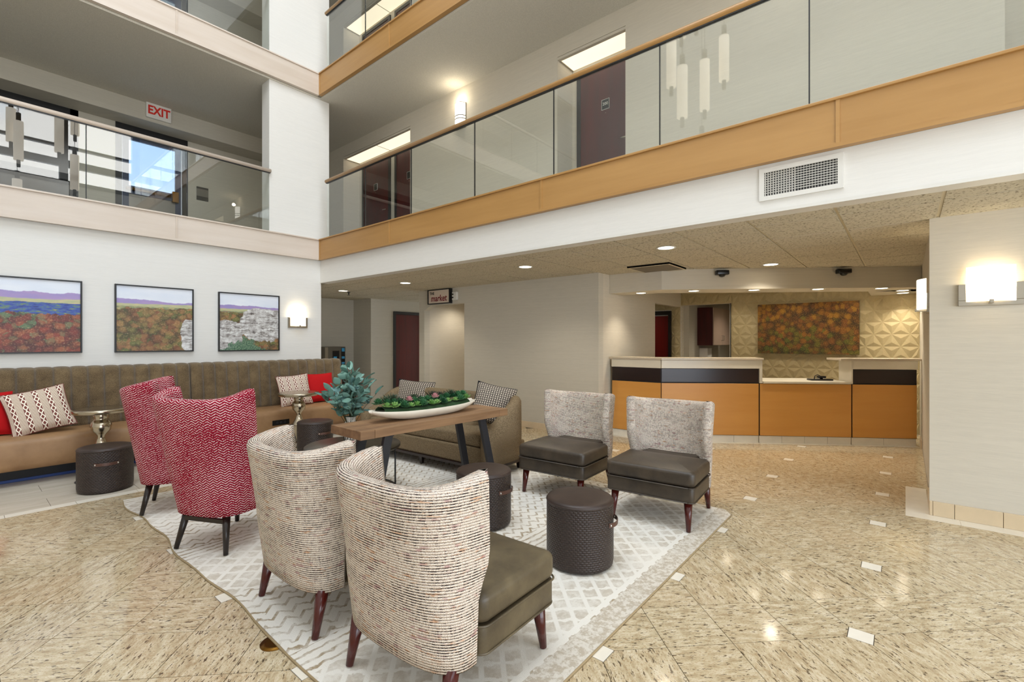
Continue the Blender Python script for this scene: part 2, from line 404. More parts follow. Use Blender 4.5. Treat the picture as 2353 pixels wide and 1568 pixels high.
def padded(w, d, r, z0, z1, round_=.02, crown=.0, b=None, c=(0,0), belly=.0):
    """soft box: half sizes w,d ; plan corner radius r ; rounded top and bottom edges ; crowned top"""
    b = b or B(); rings = []
    def ring(ins, z): return [(c[0]+x, c[1]+y, z) for x, y in rrect(max(w-ins,.005), max(d-ins,.005), max(min(r, r-ins*.6),.004))]
    for k in range(4): a = PI/2*k/3; rings.append(ring(round_*(1-math.sin(a)), z0+round_*(1-math.cos(a))))
    if belly: rings.append(ring(-belly, (z0+z1)/2))
    for k in range(5): a = PI/2*k/4; rings.append(ring(round_*(1-math.cos(a)), z1-round_*(1-math.sin(a))))
    for t in (.15, .4, .7, .97): rings.append(ring(round_+t*(min(w,d)-round_), z1+crown*math.sin(min(t*1.3,1)*PI/2)))
    return b.loft(rings)
def text_mesh(name, body, size, mat, parent, loc, rot, depth=.002, shear=0., sx=1., bold=0.):
    cu = bpy.data.curves.new(name, 'FONT'); cu.body = body; cu.size = size; cu.extrude = depth; cu.align_x = 'CENTER'; cu.align_y = 'CENTER'
    cu.shear = shear; cu.offset = bold
    t = bpy.data.objects.new(name, cu); C.objects.link(t)
    me = bpy.data.meshes.new_from_object(t.evaluated_get(bpy.context.evaluated_depsgraph_get()))
    bpy.data.objects.remove(t); me.materials.clear(); me.materials.append(MAT[mat])
    o = bpy.data.objects.new(name, me); C.objects.link(o); o.parent = parent; o.location = loc; o.rotation_euler = rot; o.scale = (sx,1,1)
    return o
def project(x, y, z=0.):
    c, s = math.cos(YAW), math.sin(YAW); d = x*c + y*s
    if d < .05: return None
    return (1176.5 + (x*s-y*c)/d*1081.3, 783.4 - (z-HCAM)/d*1081.3, d)

# ================================================================ STRUCTURE
ZC, F1, F2 = 2.42, (2.785, 3.137), (5.565, 5.94)     # lobby ceiling ; fascia heights of floors two and three
XB, XF, YW, YF = 4.06, 4.0, 7.66, 7.59               # bulkhead and fascia planes, left wall plane
XM, XH, XR = 6.1, 5.33, 9.4                          # market wall, upstairs corridor wall, reception back wall
ZTOP = 11.2
# ---- floor
floor = st(box('floor', 'grout', -4, 12.5, -5, 11.5, -.25, -.004), 'lobby floor of polished beige granite laid diagonally with cream insets')
LAT, X0, Y0, HS = .91, 1.905, .165, .05
H = LAT/4.                                            # half diagonal of a tile
RUG = (.985, 4.165, 1.085, 5.30)
def tile_poly(cx, cy, ia, ib):
    """diamond tile; corners that meet a cream inset are cut"""
    g = .0018; h = 2*H/2*1.0
    h = H*1.0 - g*1.4
    out = []
    for dx, dy in ((1,0),(0,1),(-1,0),(0,-1)):
        vx, vy = cx+dx*H, cy+dy*H
        kx = (vx-X0)/LAT; ky = (vy-Y0)/LAT
        ins = abs(kx-round(kx)) < .01 and abs(ky-round(ky)) < .01
        if not ins: out.append((cx+dx*h, cy+dy*h))
        else:
            t = HS + g*1.5                               # cut square to the tile's diagonal
            e = h - (HS) ; w = h - e
            if dx: out += [(cx+dx*e, cy-dx*w), (cx+dx*e, cy+dx*w)]
            else: out += [(cx+dy*w, cy+dy*e), (cx-dy*w, cy+dy*e)]
    return out
YB = 5.53                                             # edge of the granite field
def clip(poly, axis, lim, keep_less):
    out = []
    for i in range(len(poly)):
        a, b = poly[i], poly[(i+1) % len(poly)]
        ina = (a[axis] <= lim) == keep_less; inb = (b[axis] <= lim) == keep_less
        if ina: out.append(a)
        if ina != inb:
            t = (lim-a[axis])/(b[axis]-a[axis]); out.append((a[0]+(b[0]-a[0])*t, a[1]+(b[1]-a[1])*t))
    return out
tiles = []
for i in range(-40, 80):
    for j in range(-60, 60):
        cx = X0 + H + (i)*H; cy = Y0 + j*H
        if (i + j) % 2: continue
        if not (-3.9 < cx < 9.3 and -4.8 < cy < 5.75): continue
        if cx > 5.35 and cy < -.17-H: continue
        if cx > 6.2 and cy > 3.5 and cx < 9.3: continue
        p = tile_poly(cx, cy, i, j)
        if max(q[1] for q in p) > YB: p = clip(p, 1, YB, True)
        if cx > 5.35 and min(q[1] for q in p) < -.168: p = clip(p, 1, -.168, False)
        if len(p) < 3: continue
        if all(RUG[0]+.1 < q[0] < RUG[1]-.05 and RUG[2]+.05 < q[1] < RUG[3]-.05 for q in p): continue
        pr = [project(*q) for q in p]; sz = 0
        if all(pr):
            xs = [q[0] for q in pr]; ys = [q[1] for q in pr]
            if max(xs) > 0 and min(xs) < 2353 and min(ys) < 1568:
                sz = abs(sum(pr[k][0]*pr[(k+1)%len(pr)][1] - pr[(k+1)%len(pr)][0]*pr[k][1] for k in range(len(pr))))
        tiles.append((sz, cx, cy, p))
tiles.sort(key=lambda t: -t[0])
shared = {}
rest = B()
for k, (sz, cx, cy, p) in enumerate(tiles):
    if k < 290 and sz > 0:
        loc = [(x-cx, y-cy) for x, y in p]; key = tuple((round(x,4), round(y,4)) for x, y in loc)
        if key not in shared:
            o = B().prism(loc, -.006, 0).build('tile', 'granite', floor, loc=(cx, cy, 0)); shared[key] = o.data
        else:
            o = bpy.data.objects.new('tile', shared[key]); C.objects.link(o); o.parent = floor; o.location = (cx, cy, 0)
    else: rest.prism(p, -.006, 0)
o = rest.build('tile_field', 'granite_rest', floor); o['kind'] = 'stuff'
ins_me = None
for i in range(-5, 9):
    for j in range(-5, 6):
        x, y = X0+i*LAT, Y0+j*LAT
        if y > YB-.06 or (x > 5.1 and y < .1) or (x > 6.0 and y > 3.3): continue
        if RUG[0]+.1 < x < RUG[1]-.05 and RUG[2]+.06 < y < RUG[3]-.05: continue
        if ins_me is None: o = box('inset_tile', 'cream_stone', -HS+.001, HS-.001, -HS+.001, HS-.001, -.006, .0003, floor); ins_me = o.data
        else: o = bpy.data.objects.new('inset_tile', ins_me); C.objects.link(o); o.parent = floor
        o.location = (x, y, 0)
# cream border strip and plank tiles by the banquette
bs = None
for k in range(-8, 11):
    x = .287 + .43*k
    o = box('border_tile', 'cream_stone', 0, .427, 0, .10, -.006, .0003, floor); o.location = (x, YB+.002, 0)
pk = 0
for r in range(4):
    y = YB+.105 + r*.305
    for k in range(-5, 9):
        x = k*.612 + (.306 if r % 2 else 0) - .05
        o = box('plank_tile', 'plank_tile', 0, .609, 0, .302, -.006, 0, floor); o.location = (x, y, 0)
o = box('hall_slab', 'plank_tile', 6.2, 12.3, 3.6, 11.4, -.006, 0, floor)
o = box('hall_slab', 'plank_tile', -3.9, 6.2, 6.86, 11.4, -.006, -.001, floor)
o = box('hall_slab', 'plank_tile', 9.3, 12.3, -4.8, 3.6, -.006, 0, floor)
# brass floor box cover showing beside the rug
fb = T('floor_box_cover', 'round brass floor box cover peeking out from under the rug edge', 'cover', (.985, 2.275, 0))
B().lathe([(0.001,.0),(.066,.0),(.066,.003),(.001,.004)], 32).build('plate', 'brass', fb)
B().lathe([(.045,.0035),(.050,.0035),(.050,.0048),(.045,.0048)], 32).build('rim', 'brass', fb)

# ---- walls, ground floor
wall_left = st(box('wall_left', 'wall_white', -4, 4.075, YW, YW+.2, 0, F1[0]+.02), 'white wallpapered wall behind the banquette')
def wall(name, label, mat, x0, x1, y0, y1, z0, z1): return st(box(name, mat, x0, x1, y0, y1, z0, z1), label)
wall('wall_bulkhead', 'white bulkhead under the right balcony', 'wall_white', XB, XB+.14, -5, 7.66, ZC, F1[1]-.03)
st(box('trim_1', 'white_metal', XB-.006, XB+.146, -5, 7.66, ZC-.012, ZC+.012), 'white corner bead along the bulkhead lower edge')
wall('wall_hall_back', 'taupe wall at the back of the hallway behind the banquette', 'wall_taupe', 3.9, 6.37, 10.4, 10.5, 0, 3)
wall('wall_hall_return', 'short taupe return wall in the hallway', 'wall_taupe', 6.37, 6.47, 9.66, 10.5, 0, 3)
wall('wall_hall_side', 'taupe hallway wall to the left of the dark red door', 'wall_taupe', 6.47, 7.0, 9.66, 9.76, 0, 3)
wall('wall_hall_over', 'taupe hallway wall above the dark red door', 'wall_taupe', 7.0, 7.98, 9.66, 9.76, 2.15, 3)
wall('wall_hall_end', 'taupe hallway wall beyond the dark red door', 'wall_taupe', 7.98, 12.4, 9.66, 9.76, 0, 3)
wall('wall_hall_west', 'hallway wall behind the banquette wall', 'wall_taupe', 3.8, 3.9, 7.86, 10.5, 0, 3)
d = stE('door_1', 'dark red hallway door in a black frame', (7.0, 9.64, 0))
box('leaf', 'mahogany', .07, .91, .05, .09, .01, 2.08, d); box('jamb', 'door_frame', 0, .07, 0, .12, 0, 2.15, d); box('jamb', 'door_frame', .91, .98, 0, .12, 0, 2.15, d); box('head', 'door_frame', .07, .91, 0, .12, 2.08, 2.15, d)
# market wall with its opening (cut corner)
y0, ya, yb, y1 = 3.45, 6.25, 7.39, 7.55
mw = B()
def slab_x(b, x, t, poly):                             # poly in (y,z)
    n = len(poly); b.add([(x,a,c) for a,c in poly]+[(x+t,a,c) for a,c in poly], [tuple(range(n)), tuple(range(2*n-1,n-1,-1))]+[(i,n+i,n+(i+1)%n,(i+1)%n) for i in range(n)])
slab_x(mw, XM, .14, [(y0,0),(ya,0),(ya,3),(y0,3)]); slab_x(mw, XM, .14, [(yb,0),(y1,0),(y1,3),(yb,3)])
slab_x(mw, XM, .14, [(ya,2.12),(yb-.20,2.12),(yb,2.03),(yb,3),(ya,3)])
st(mw.build('wall_market', 'wall_taupe'), 'large taupe wallpapered wall with the market opening')
wall('wall_alcove_left', 'brightly lit side wall inside the market opening', 'wall_cream', XM+.14, 7.6, yb, y1, 0, 3)
wall('wall_alcove_back', 'wall closing the market passage', 'wall_cream', 7.6, 7.7, 5.4, y1, 0, 3)
wall('wall_alcove_right', 'right wall of the market passage', 'wall_cream', XM+.14, 7.7, 5.3, 5.4, 0, 3)
wall('wall_hall_market_side', 'hallway side of the market wall', 'wall_taupe', 7.7, 12.4, 7.45, 7.55, 0, 3)
st(box('baseboard_market', 'cream_base', XM-.015, XM, y0, ya, 0, .10), 'cream tile baseboard of the market wall')
wall('wall_reception_left', 'cream wall beside the left end of the reception desk', 'wall_cream', XM+.14, 8.13, 3.45, 3.55, 0, 3)
wall('wall_reception_header', 'cream header above the passage behind reception', 'wall_cream', 8.13, XR, 3.45, 3.55, 2.10, 3)
# reception back wall (x = XR) with the pass-through
wb = B()
slab_x(wb, XR, .12, [(-.3,0),(2.507,0),(2.507,3),(-.3,3)]); slab_x(wb, XR, .12, [(2.507,2.13),(3.46,2.13),(3.46,3),(2.507,3)]); slab_x(wb, XR, .12, [(3.44,0),(5.4,0),(5.4,3),(3.44,3)])
wall_back = st(wb.build('wall_back', 'plaster'), 'reception back wall with raised triangle relief covering')
tri = G('relief_paper'); tf = tri.noise(tri.pos(), 30, 3); MAT['relief_paper'] = tri.fin(tri.mix(tf, L(196, 180, 140), L(180, 163, 122)), .55)
def relief(yr0, yr1, z0, z1):
    b = B(); e = .22; hgt = e*math.sqrt(3)/2; x = XR-.002
    nrow = int((z1-z0)/hgt)+1
    for r in range(nrow):
        za, zb = z0+r*hgt, min(z0+(r+1)*hgt, z1)
        n = int((yr1-yr0)/e)+2
        for k in range(-1, n*2):
            off = (e/2 if r % 2 else 0)
            yy = yr0 + k*e/2 + off - e/2
            up = k % 2 == 0
            t3 = [(yy, za),(yy+e, za),(yy+e/2, za+hgt)] if up else [(yy, za+hgt),(yy+e, za+hgt),(yy+e/2, za)]
            if min(p[0] for p in t3) < yr0-.001 or max(p[0] for p in t3) > yr1+.001 or max(p[1] for p in t3) > z1+.001: 
                t3 = clip(clip(clip(t3, 0, yr0, False), 0, yr1, True), 1, z1, True)
                if len(t3) < 3: continue
            cy = sum(p[0] for p in t3)/len(t3); cz = sum(p[1] for p in t3)/len(t3)
            n3 = len(t3)
            b.add([(x, *p) for p in t3] + [(x-.014, cy, cz)], [(i, (i+1) % n3, n3) for i in range(n3)])
    return b
rb = relief(-.165, 2.507, 0, 2.9); o = rb.build('triangle_relief', 'relief_paper', wall_back); o['kind'] = 'stuff'
o = relief(2.507, 3.45, 2.13, 2.9).build('triangle_relief', 'relief_paper', wall_back); o['kind'] = 'stuff'
o = relief(3.46, 3.64, 0, 2.9).build('triangle_relief', 'relief_paper', wall_back); o['kind'] = 'stuff'
o = relief(3.64, 5.3, 2.05, 2.9).build('triangle_relief', 'relief_paper', wall_back); o['kind'] = 'stuff'
d = stE('door_2', 'dark red door at the end of the passage behind reception', (XR-.03, 3.64, 0))
box('leaf', 'mahogany', -.01, .03, .03, .85, 0, 1.93, d); box('jamb', 'door_frame', -.03, .04, 0, .05, 0, 2.03, d); box('jamb', 'door_frame', -.03, .04, .83, .88, 0, 2.03, d); box('head', 'door_frame', -.03, .04, .05, .83, 1.95, 2.03, d)
wall('wall_office_left', 'back office wall carrying the hanging cabinet', 'wall_taupe', XR+.12, 12.4, 3.33, 3.45, 0, 3)
wall('wall_office_end', 'end wall of the back office', 'wall_taupe', 12.3, 12.4, -.3, 3.33, 0, 3)
wall('wall_passage_far', 'far wall of the passage behind reception', 'wall_cream', 7.7, XR+.12, 5.3, 5.4, 0, 3)
# right side: pillar wall and wall returning to the reception
wall('wall_pillar', 'taupe pillar wall with a lit wall lamp at the right', 'wall_cream', 5.15, 5.45, -5, -.17, 0, ZC+.3)
wall('wall_right', 'cream wall at the right end of the reception desk', 'wall_cream', 5.45, 12.4, -.42, -.17, 0, ZC+.3)
pb = stE('baseboard_pillar', 'cream stone baseboard around the pillar')
for a, c in ((-.17,-.30),(-.30,-.57),(-.57,-.90),(-.90,-1.3),(-1.3,-1.8)): box('base_tile', 'cream_base', 5.13, 5.149, c+.002, a-.001, 0, .115, pb, .002, 1)
box('base_tile', 'cream_base', 5.13, 5.6, -.169, -.15, 0, .115, pb, .002, 1); box('base_tile', 'cream_base', 8.2, 8.5, -.169, -.15, 0, .115, pb, .002, 1)
for a, c in ((0,-.33),(-.33,-.70),(-.70,-1.1)): box('floor_strip', 'cream_stone', 4.99, 5.13, c+.002, a, -.004, .0006, pb)
box('floor_strip', 'cream_stone', 5.132, 6.0, -.15, .0, -.004, .0006, pb)
st(B().box(5.146, 5.16, -.176, -.15, .115, ZC).box(5.16, 5.175, -.17, -.156, .115, ZC).build('trim_2', 'wall_cream'), 'corner guard on the pillar edge')
# ---- lobby ceiling with lay-in tiles
ceil1 = st(box('ceiling', 'tbar', XB+.14, 12.4, -5, 10.5, ZC+.012, ZC+.05), 'lobby ceiling grid with fissured lay-in tiles')
cp_x, cp_y, cx0, cy0 = .655, .612, 4.54-.655, .41
tile_me = {}
for i in range(0, 13):
    for j in range(-4, 17):
        xa, xb = cx0+i*cp_x, cx0+(i+1)*cp_x; y_a, y_b = cy0+j*cp_y, cy0+(j+1)*cp_y
        xa = max(xa, XB+.16)
        if i > 8 and j < 9: continue
        if xb > XM+.1 and y_a > 3.4 and y_b < 7.6 and xa > XM: continue
        if i > 6 and y_a > 1.0 and j < 9: pass
        w_, d_ = xb-xa-.022, y_b-y_a-.022; key = (round(w_,3), round(d_,3))
        if key not in tile_me: o = box('ceiling_tile', 'ceiling_tile', 0, w_, 0, d_, -.008, .02, ceil1); tile_me[key] = o.data
        else: o = bpy.data.objects.new('ceiling_tile', tile_me[key]); C.objects.link(o); o.parent = ceil1
        o.location = (xa+.011, y_a+.011, ZC+.010)
# ---- soffit above the reception desk
PA, PB_, PC_, PD, PE_ = (6.425,3.41), (6.443,2.646), (7.228,1.559), (7.901,.559), (8.34,-.125)
nx, ny = .827, .562
sof = [(6.14,3.448), PB_, PE_, (8.95,-.17), (8.95,-.1), (6.443+nx*.42, 2.646+ny*.42), (6.72,3.448)]
sof = [(6.43,3.448), (6.40,2.62), (8.36,-.168), (8.98,-.168), (6.86,2.86), (6.84,3.448)]
soff = st(B().prism(sof, 2.14, ZC+.02).build('ceiling_soffit', 'wall_cream'), 'dropped soffit following the reception desk')
box('soffit_branch', 'wall_cream', 8.6, XR, -.168, .42, 2.14, ZC+.02, soff)
# ---- upper floors (right side and left side)
def upper(level, zf, z_next):
    zr = zf[1]-.05                                      # corridor floor
    tagn = {2: 'second', 3: 'third'}[level]
    st(B().box(XB+.14, 9.0, -5, 12, zf[0]+.05, zr).box(-4, XB+.14, YW+.2, 12, zf[0]+.05, zr).box(-4, XB+.14, YF+.02, YW+.2, zf[0]+.002, zr).box(XF+.02, XB+.14, -5, YF+.02, zf[0]+.002, zr).build('floor_' + tagn, 'concrete'), f'{tagn} floor balcony slab')
    if level == 2:
        pass
    # fascia boards: trims with panels
    tr = stE('trim_fascia_right_' + tagn, f'wood fascia of the {tagn} floor balcony above the lobby')
    js = [YF, 5.626, 2.947, .365, -2.3, -5]
    for a, c in zip(js, js[1:]):
        box('fascia_panel', 'maple_y', XF+.006, XF+.05, c+.012, a-.012, zf[0]+.028, zf[1]-.022, tr)
        box('joint_strip', 'maple_y', XF-.002, XF+.05, c-.012, c+.012, zf[0]+.028, zf[1]-.022, tr)
    box('joint_strip', 'maple_y', XF-.002, XF+.05, YF-.012, YF, zf[0]+.028, zf[1]-.022, tr)
    box('lower_edge', 'maple_y', XF-.006, XF+.05, -5, YF, zf[0], zf[0]+.028, tr)
    box('cap', 'maple_y', XF-.012, XF+.10, -5, YF, zf[1]-.022, zf[1], tr, .004)
    tr = stE('trim_fascia_left_' + tagn, f'wood fascia, coloured as if lit, of the {tagn} floor balcony above the banquette wall')
    js = [XF, 1.98, -.6, -3.2, -4]
    for a, c in zip(js, js[1:]):
        box('fascia_panel', 'maple_lit', c+.012, a-.012, YF+.006, YF+.05, zf[0]+.028, zf[1]-.022, tr)
        box('joint_strip', 'maple_lit', c-.012, c+.012, YF-.002, YF+.05, zf[0]+.028, zf[1]-.022, tr)
    box('joint_strip', 'maple_lit', XF-.012, XF, YF-.002, YF+.05, zf[0]+.028, zf[1]-.022, tr)
    box('lower_edge', 'maple_lit', -4, XF, YF-.006, YF+.05, zf[0], zf[0]+.028, tr)
    box('cap', 'maple_lit', -4, XF+.01, YF-.012, YF+.10, zf[1]-.022, zf[1], tr, .004)
    # column at the corner
    st(box('wall_column_' + tagn, 'wall_white', 3.22, 4.22, YW, YW+.26, zr, z_next), f'white square column at the balcony corner on the {tagn} floor')
    # corridor wall right with door alcoves
    zt = zf[0]+2.515; dp = .38
    w = B()
    alc = [(6.85, 9.09), (2.64, 3.65), (-1.6, -.6)]
    ycur = 12.
    for a0, a1 in alc:
        slab_x(w, XH, .1, [(a1, zr),(ycur, zr),(ycur, z_next),(a1, z_next)]); slab_x(w, XH, .1, [(a0, zt),(a1, zt),(a1, z_next),(a0, z_next)])
        w.box(XH+.1, XH+dp+.1, a1, a1+.06, zr, z_next); w.box(XH+.1, XH+dp+.1, a0-.06, a0, zr, z_next)
        w.box(XH+dp, XH+dp+.1, a0, a1, zr, z_next)
        ycur = a0
    slab_x(w, XH, .1, [(-5, zr),(ycur, zr),(ycur, z_next),(-5, z_next)])
    st(w.build('wall_corridor_' + tagn, 'wall_cream'), f'cream corridor wall of the {tagn} floor with recessed doorways')
    st(box('ceiling_corridor_' + tagn, 'popcorn', XF+.06, XH+.5, -5, 12, z_next-.03, z_next+.02), f'textured corridor ceiling above the {tagn} floor on the right')
    st(box('ceiling_landing_' + tagn, 'popcorn', -4, XF+.06, YF+.06, 12, z_next-.03, z_next+.02), f'textured ceiling above the {tagn} floor landing on the left')
    # railing right
    words = 'lower' if level == 2 else 'upper'
    r = T('balcony_railing', f'{words} glass railing with a wood handrail along the right balcony', 'railing')
    js = [7.40, 6.27, 5.17, 3.96, 2.81, 1.67, .54, -.6, -1.74, -2.9, -4.0, -5]
    for a, c in zip(js, js[1:]): box('glass_pane', 'rail_glass', XF+.034, XF+.046, c+.005, a-.005, zf[1]-.01, zf[1]+.93, r)
    for a in js[1:-1]: box('pane_joint', 'dark_frame', XF+.033, XF+.047, a-.004, a+.004, zf[1]-.01, zf[1]+.91, r)
    B().tube([(XF+.04, -5, zf[1]+.945), (XF+.04, 7.42, zf[1]+.945)], .032, 12).build('handrail', 'maple_y', r)
    box('rail_channel', 'dark_frame', XF+.024, XF+.056, -5, 7.41, zf[1]+.908, zf[1]+.925, r)
    r = T('balcony_railing', f'{words} glass railing with a wood handrail, coloured as if lit, along the left balcony', 'railing')
    js = [3.21, 2.115, 1.065, .015, -1.03, -2.1, -3.1, -4]
    for a, c in zip(js, js[1:]): box('glass_pane', 'rail_glass', c+.005, a-.005, YF+.034, YF+.046, zf[1]-.01, zf[1]+.93, r)
    for a in js[1:-1]: box('pane_joint', 'dark_frame', a-.004, a+.004, YF+.033, YF+.047, zf[1]-.01, zf[1]+.91, r)
    B().tube([(-4, YF+.04, zf[1]+.945), (3.23, YF+.04, zf[1]+.945)], .032, 12).build('handrail', 'maple_lit', r)
    box('rail_channel', 'dark_frame', -4, 3.22, YF+.024, YF+.056, zf[1]+.908, zf[1]+.925, r)
    # landing back wall on the left: beam, recess with storefront window and door
    st(box('wall_beam_' + tagn, 'wall_taupe', -4, XH+.1, 10.05, 10.6, zf[0]+2.445, z_next), f'beam above the windows on the {tagn} floor landing')
    w = B().box(1.37, 1.845, 10.5, 10.62, zr, z_next-.2).box(2.914, XH+.1, 10.5, 10.62, zr, z_next-.2).box(-4, -2.2, 10.5, 10.62, zr, z_next-.2)
    w.box(-2.2, 1.37, 10.5, 10.62, zr, zr+.35)
    st(w.build('wall_landing_' + tagn, 'wall_taupe'), f'taupe wall between the windows on the {tagn} floor landing')
    n = 1 if level == 2 else 2
    wd = stE(f'window_{n}', f'dark framed glazed wall with brown panes on the {tagn} floor landing')
    zb_, zt_ = zr+.35, zf[0]+2.445
    for x in (-2.2, -.45, 1.27): box('mullion', 'dark_frame', x, x+.1, 10.5, 10.62, zb_, zt_, wd)
    for z, hh in ((zb_, .08), (zb_+.62, .1), (zt_-.16, .16)): box('transom', 'dark_frame', -2.2, 1.37, 10.5, 10.62, z, z+hh, wd)
    for x in (-2.1, -.35): box('pane', 'dark_glass', x, x+1.64, 10.56, 10.566, zb_, zt_, wd)
    dd = stE(f'door_{n+2}', f'glazed exit door with a panic bar on the {tagn} floor landing', (1.845, 10.5, zr))
    hh = zt_-zr
    box('jamb', 'dark_frame', 0, .09, -.01, .12, 0, hh, dd); box('jamb', 'dark_frame', .979, 1.069, -.01, .12, 0, hh, dd); box('head', 'dark_frame', .09, .979, -.01, .12, hh-.14, hh, dd)
    box('stile', 'blue_frame', .10, .19, .02, .07, .02, hh-.15, dd); box('stile', 'blue_frame', .88, .97, .02, .07, .02, hh-.15, dd)
    for z, t in ((.02, .26), (.95, .14), (hh-.24, .09)): box('rail', 'blue_frame', .19, .88, .02, .07, z, z+t, dd)
    box('pane', 'window_glass', .19, .88, .045, .05, 1.09, hh-.24, dd); box('lower_panel', 'steel', .19, .88, .04, .06, .28, .95, dd)
    pbx = B().tube([(.14, -.03, 1.02), (.80, -.03, 1.02)], .03, 10).build('panic_bar', 'brass', dd); box('latch_case', 'brass', .82, .92, -.05, .02, .92, 1.12, pbx, .008)
upper(2, F1, F2[0]); upper(3, F2, 8.42)
st(B().box(-4, XF+.06, YF, 12, 8.42, ZTOP).box(XF, 9, -5, 12, 8.42, ZTOP).build('wall_top', 'wall_white'), 'white atrium wall above the third floor')
# atrium shell behind the camera: south window wall, west wall, roof with roof light
w = B().box(-4, XH+.5, -5.15, -5, 2.9, 6.35).box(-4, -3.2, -5.15, -5, 0, ZTOP).box(4.2, XH+.5, -5.15, -5, 0, ZTOP).box(-4, XH+.5, -5.15, -5, 9.0, ZTOP).box(-3.2, 4.2, -5.15, -5, 0, .25)
st(w.build('wall_south', 'wall_white'), 'atrium wall with tall windows behind the viewer')
wd = stE('window_3', 'tall atrium window with dark mullions')
for x in (-3.2, -1.2, .7, 2.2, 4.0): box('mullion', 'dark_frame', x, x+.2, -5.15, -4.95, 6.35, 9.0, wd)
for z, t in ((6.35,.12),(6.9,.22),(7.5,.08),(8.9,.1)): box('transom', 'dark_frame', -3.2, 4.2, -5.12, -4.98, z, z+t, wd)
wd = stE('window_4', 'unseen ground floor window with dark mullions, added for daylight')  # out of view, added to let more daylight into the lobby
for x in (-3.2, -1.3, .6, 2.4, 4.1): box('mullion', 'dark_frame', x, x+.1, -5.12, -5.0, .25, 2.9, wd)
st(B().box(-4.15, -4, -5, 12, 0, ZTOP).build('wall_west', 'wall_white'), 'white atrium wall on the left of the viewer')
rf = B().box(-4.15, -2.5, -5.15, YF+.1, ZTOP, ZTOP+.3).box(2.9, XF+.3, -5.15, YF+.1, ZTOP, ZTOP+.3).box(-2.5, 2.9, -5.15, -1.7, ZTOP, ZTOP+.3).box(-2.5, 2.9, 4.9, YF+.1, ZTOP, ZTOP+.3)
st(rf.build('ceiling_atrium', 'plaster'), 'atrium roof around the roof light')

# ================================================================ FURNITURE
# ---- rug
def make_rug():
    x0, x1, y0_, y1_ = RUG; b = B(); nx_, ny_ = 24, 60
    def edge(y): return x0 + .018*math.sin((y-1)*4.1+.6)*min(1,max(0,(y-1.3)/1.5)) + .012*math.sin(y*9.7)*min(1,max(0,(y-2.)/2))
    vs_ = []; r = .10
    for j in range(ny_+1):
        y = y0_+(y1_-y0_)*j/ny_
        xr = x1
        if y < y0_+r: xr = x1 - r + math.sqrt(max(0, r*r-(y0_+r-y)**2))
        for i in range(nx_+1):
            t = i/nx_; x = edge(y)*(1-t) + xr*t
            z = .011 + .004*max(0, 1-t*8)*math.sin(y*9.7+1)
            vs_.append((x, y, max(z, .008)))
    n = nx_+1; f = [(j*n+i, j*n+i+1, (j+1)*n+i+1, (j+1)*n+i) for j in range(ny_) for i in range(nx_)]
    b.add(vs_, f)
    # skirt
    loop = [i for i in range(n)] + [j*n+nx_ for j in range(1, ny_+1)] + [ny_*n+i for i in range(nx_-1, -1, -1)] + [j*n for j in range(ny_-1, 0, -1)]
    o = len(b.v); b.v += [(b.v[i][0], b.v[i][1], .0008) for i in loop]; m = len(loop)
    for k in range(m): b.f.append([loop[k], loop[(k+1)%m], o+(k+1)%m, o+k])
    t = T('rug', 'large cream and tan patterned area rug under the seating group', 'rug')
    b.build('pile', 'rug_pile', t)
    e = [Vector(b.v[i]) for i in loop]; e.append(e[0])
    B().tube([(p.x, p.y, .006) for p in e], .006, 6).build('binding', 'rug_edge', t)
make_rug()
RZ = .016                                              # things stand on the rug

def taper_leg(b, p0, p1, r0, r1, seg=14, square=False):
    """p0 top, p1 foot"""
    if not square: return b.tube([p0, p1], [r0, r1], seg)
    rings = []
    for p, r in ((p0, r0), (p1, r1)): rings.append([(p[0]+sx*r, p[1]+sy*r, p[2]) for sx, sy in ((1,1),(-1,1),(-1,-1),(1,-1))])
    return b.loft(rings, smooth=False)

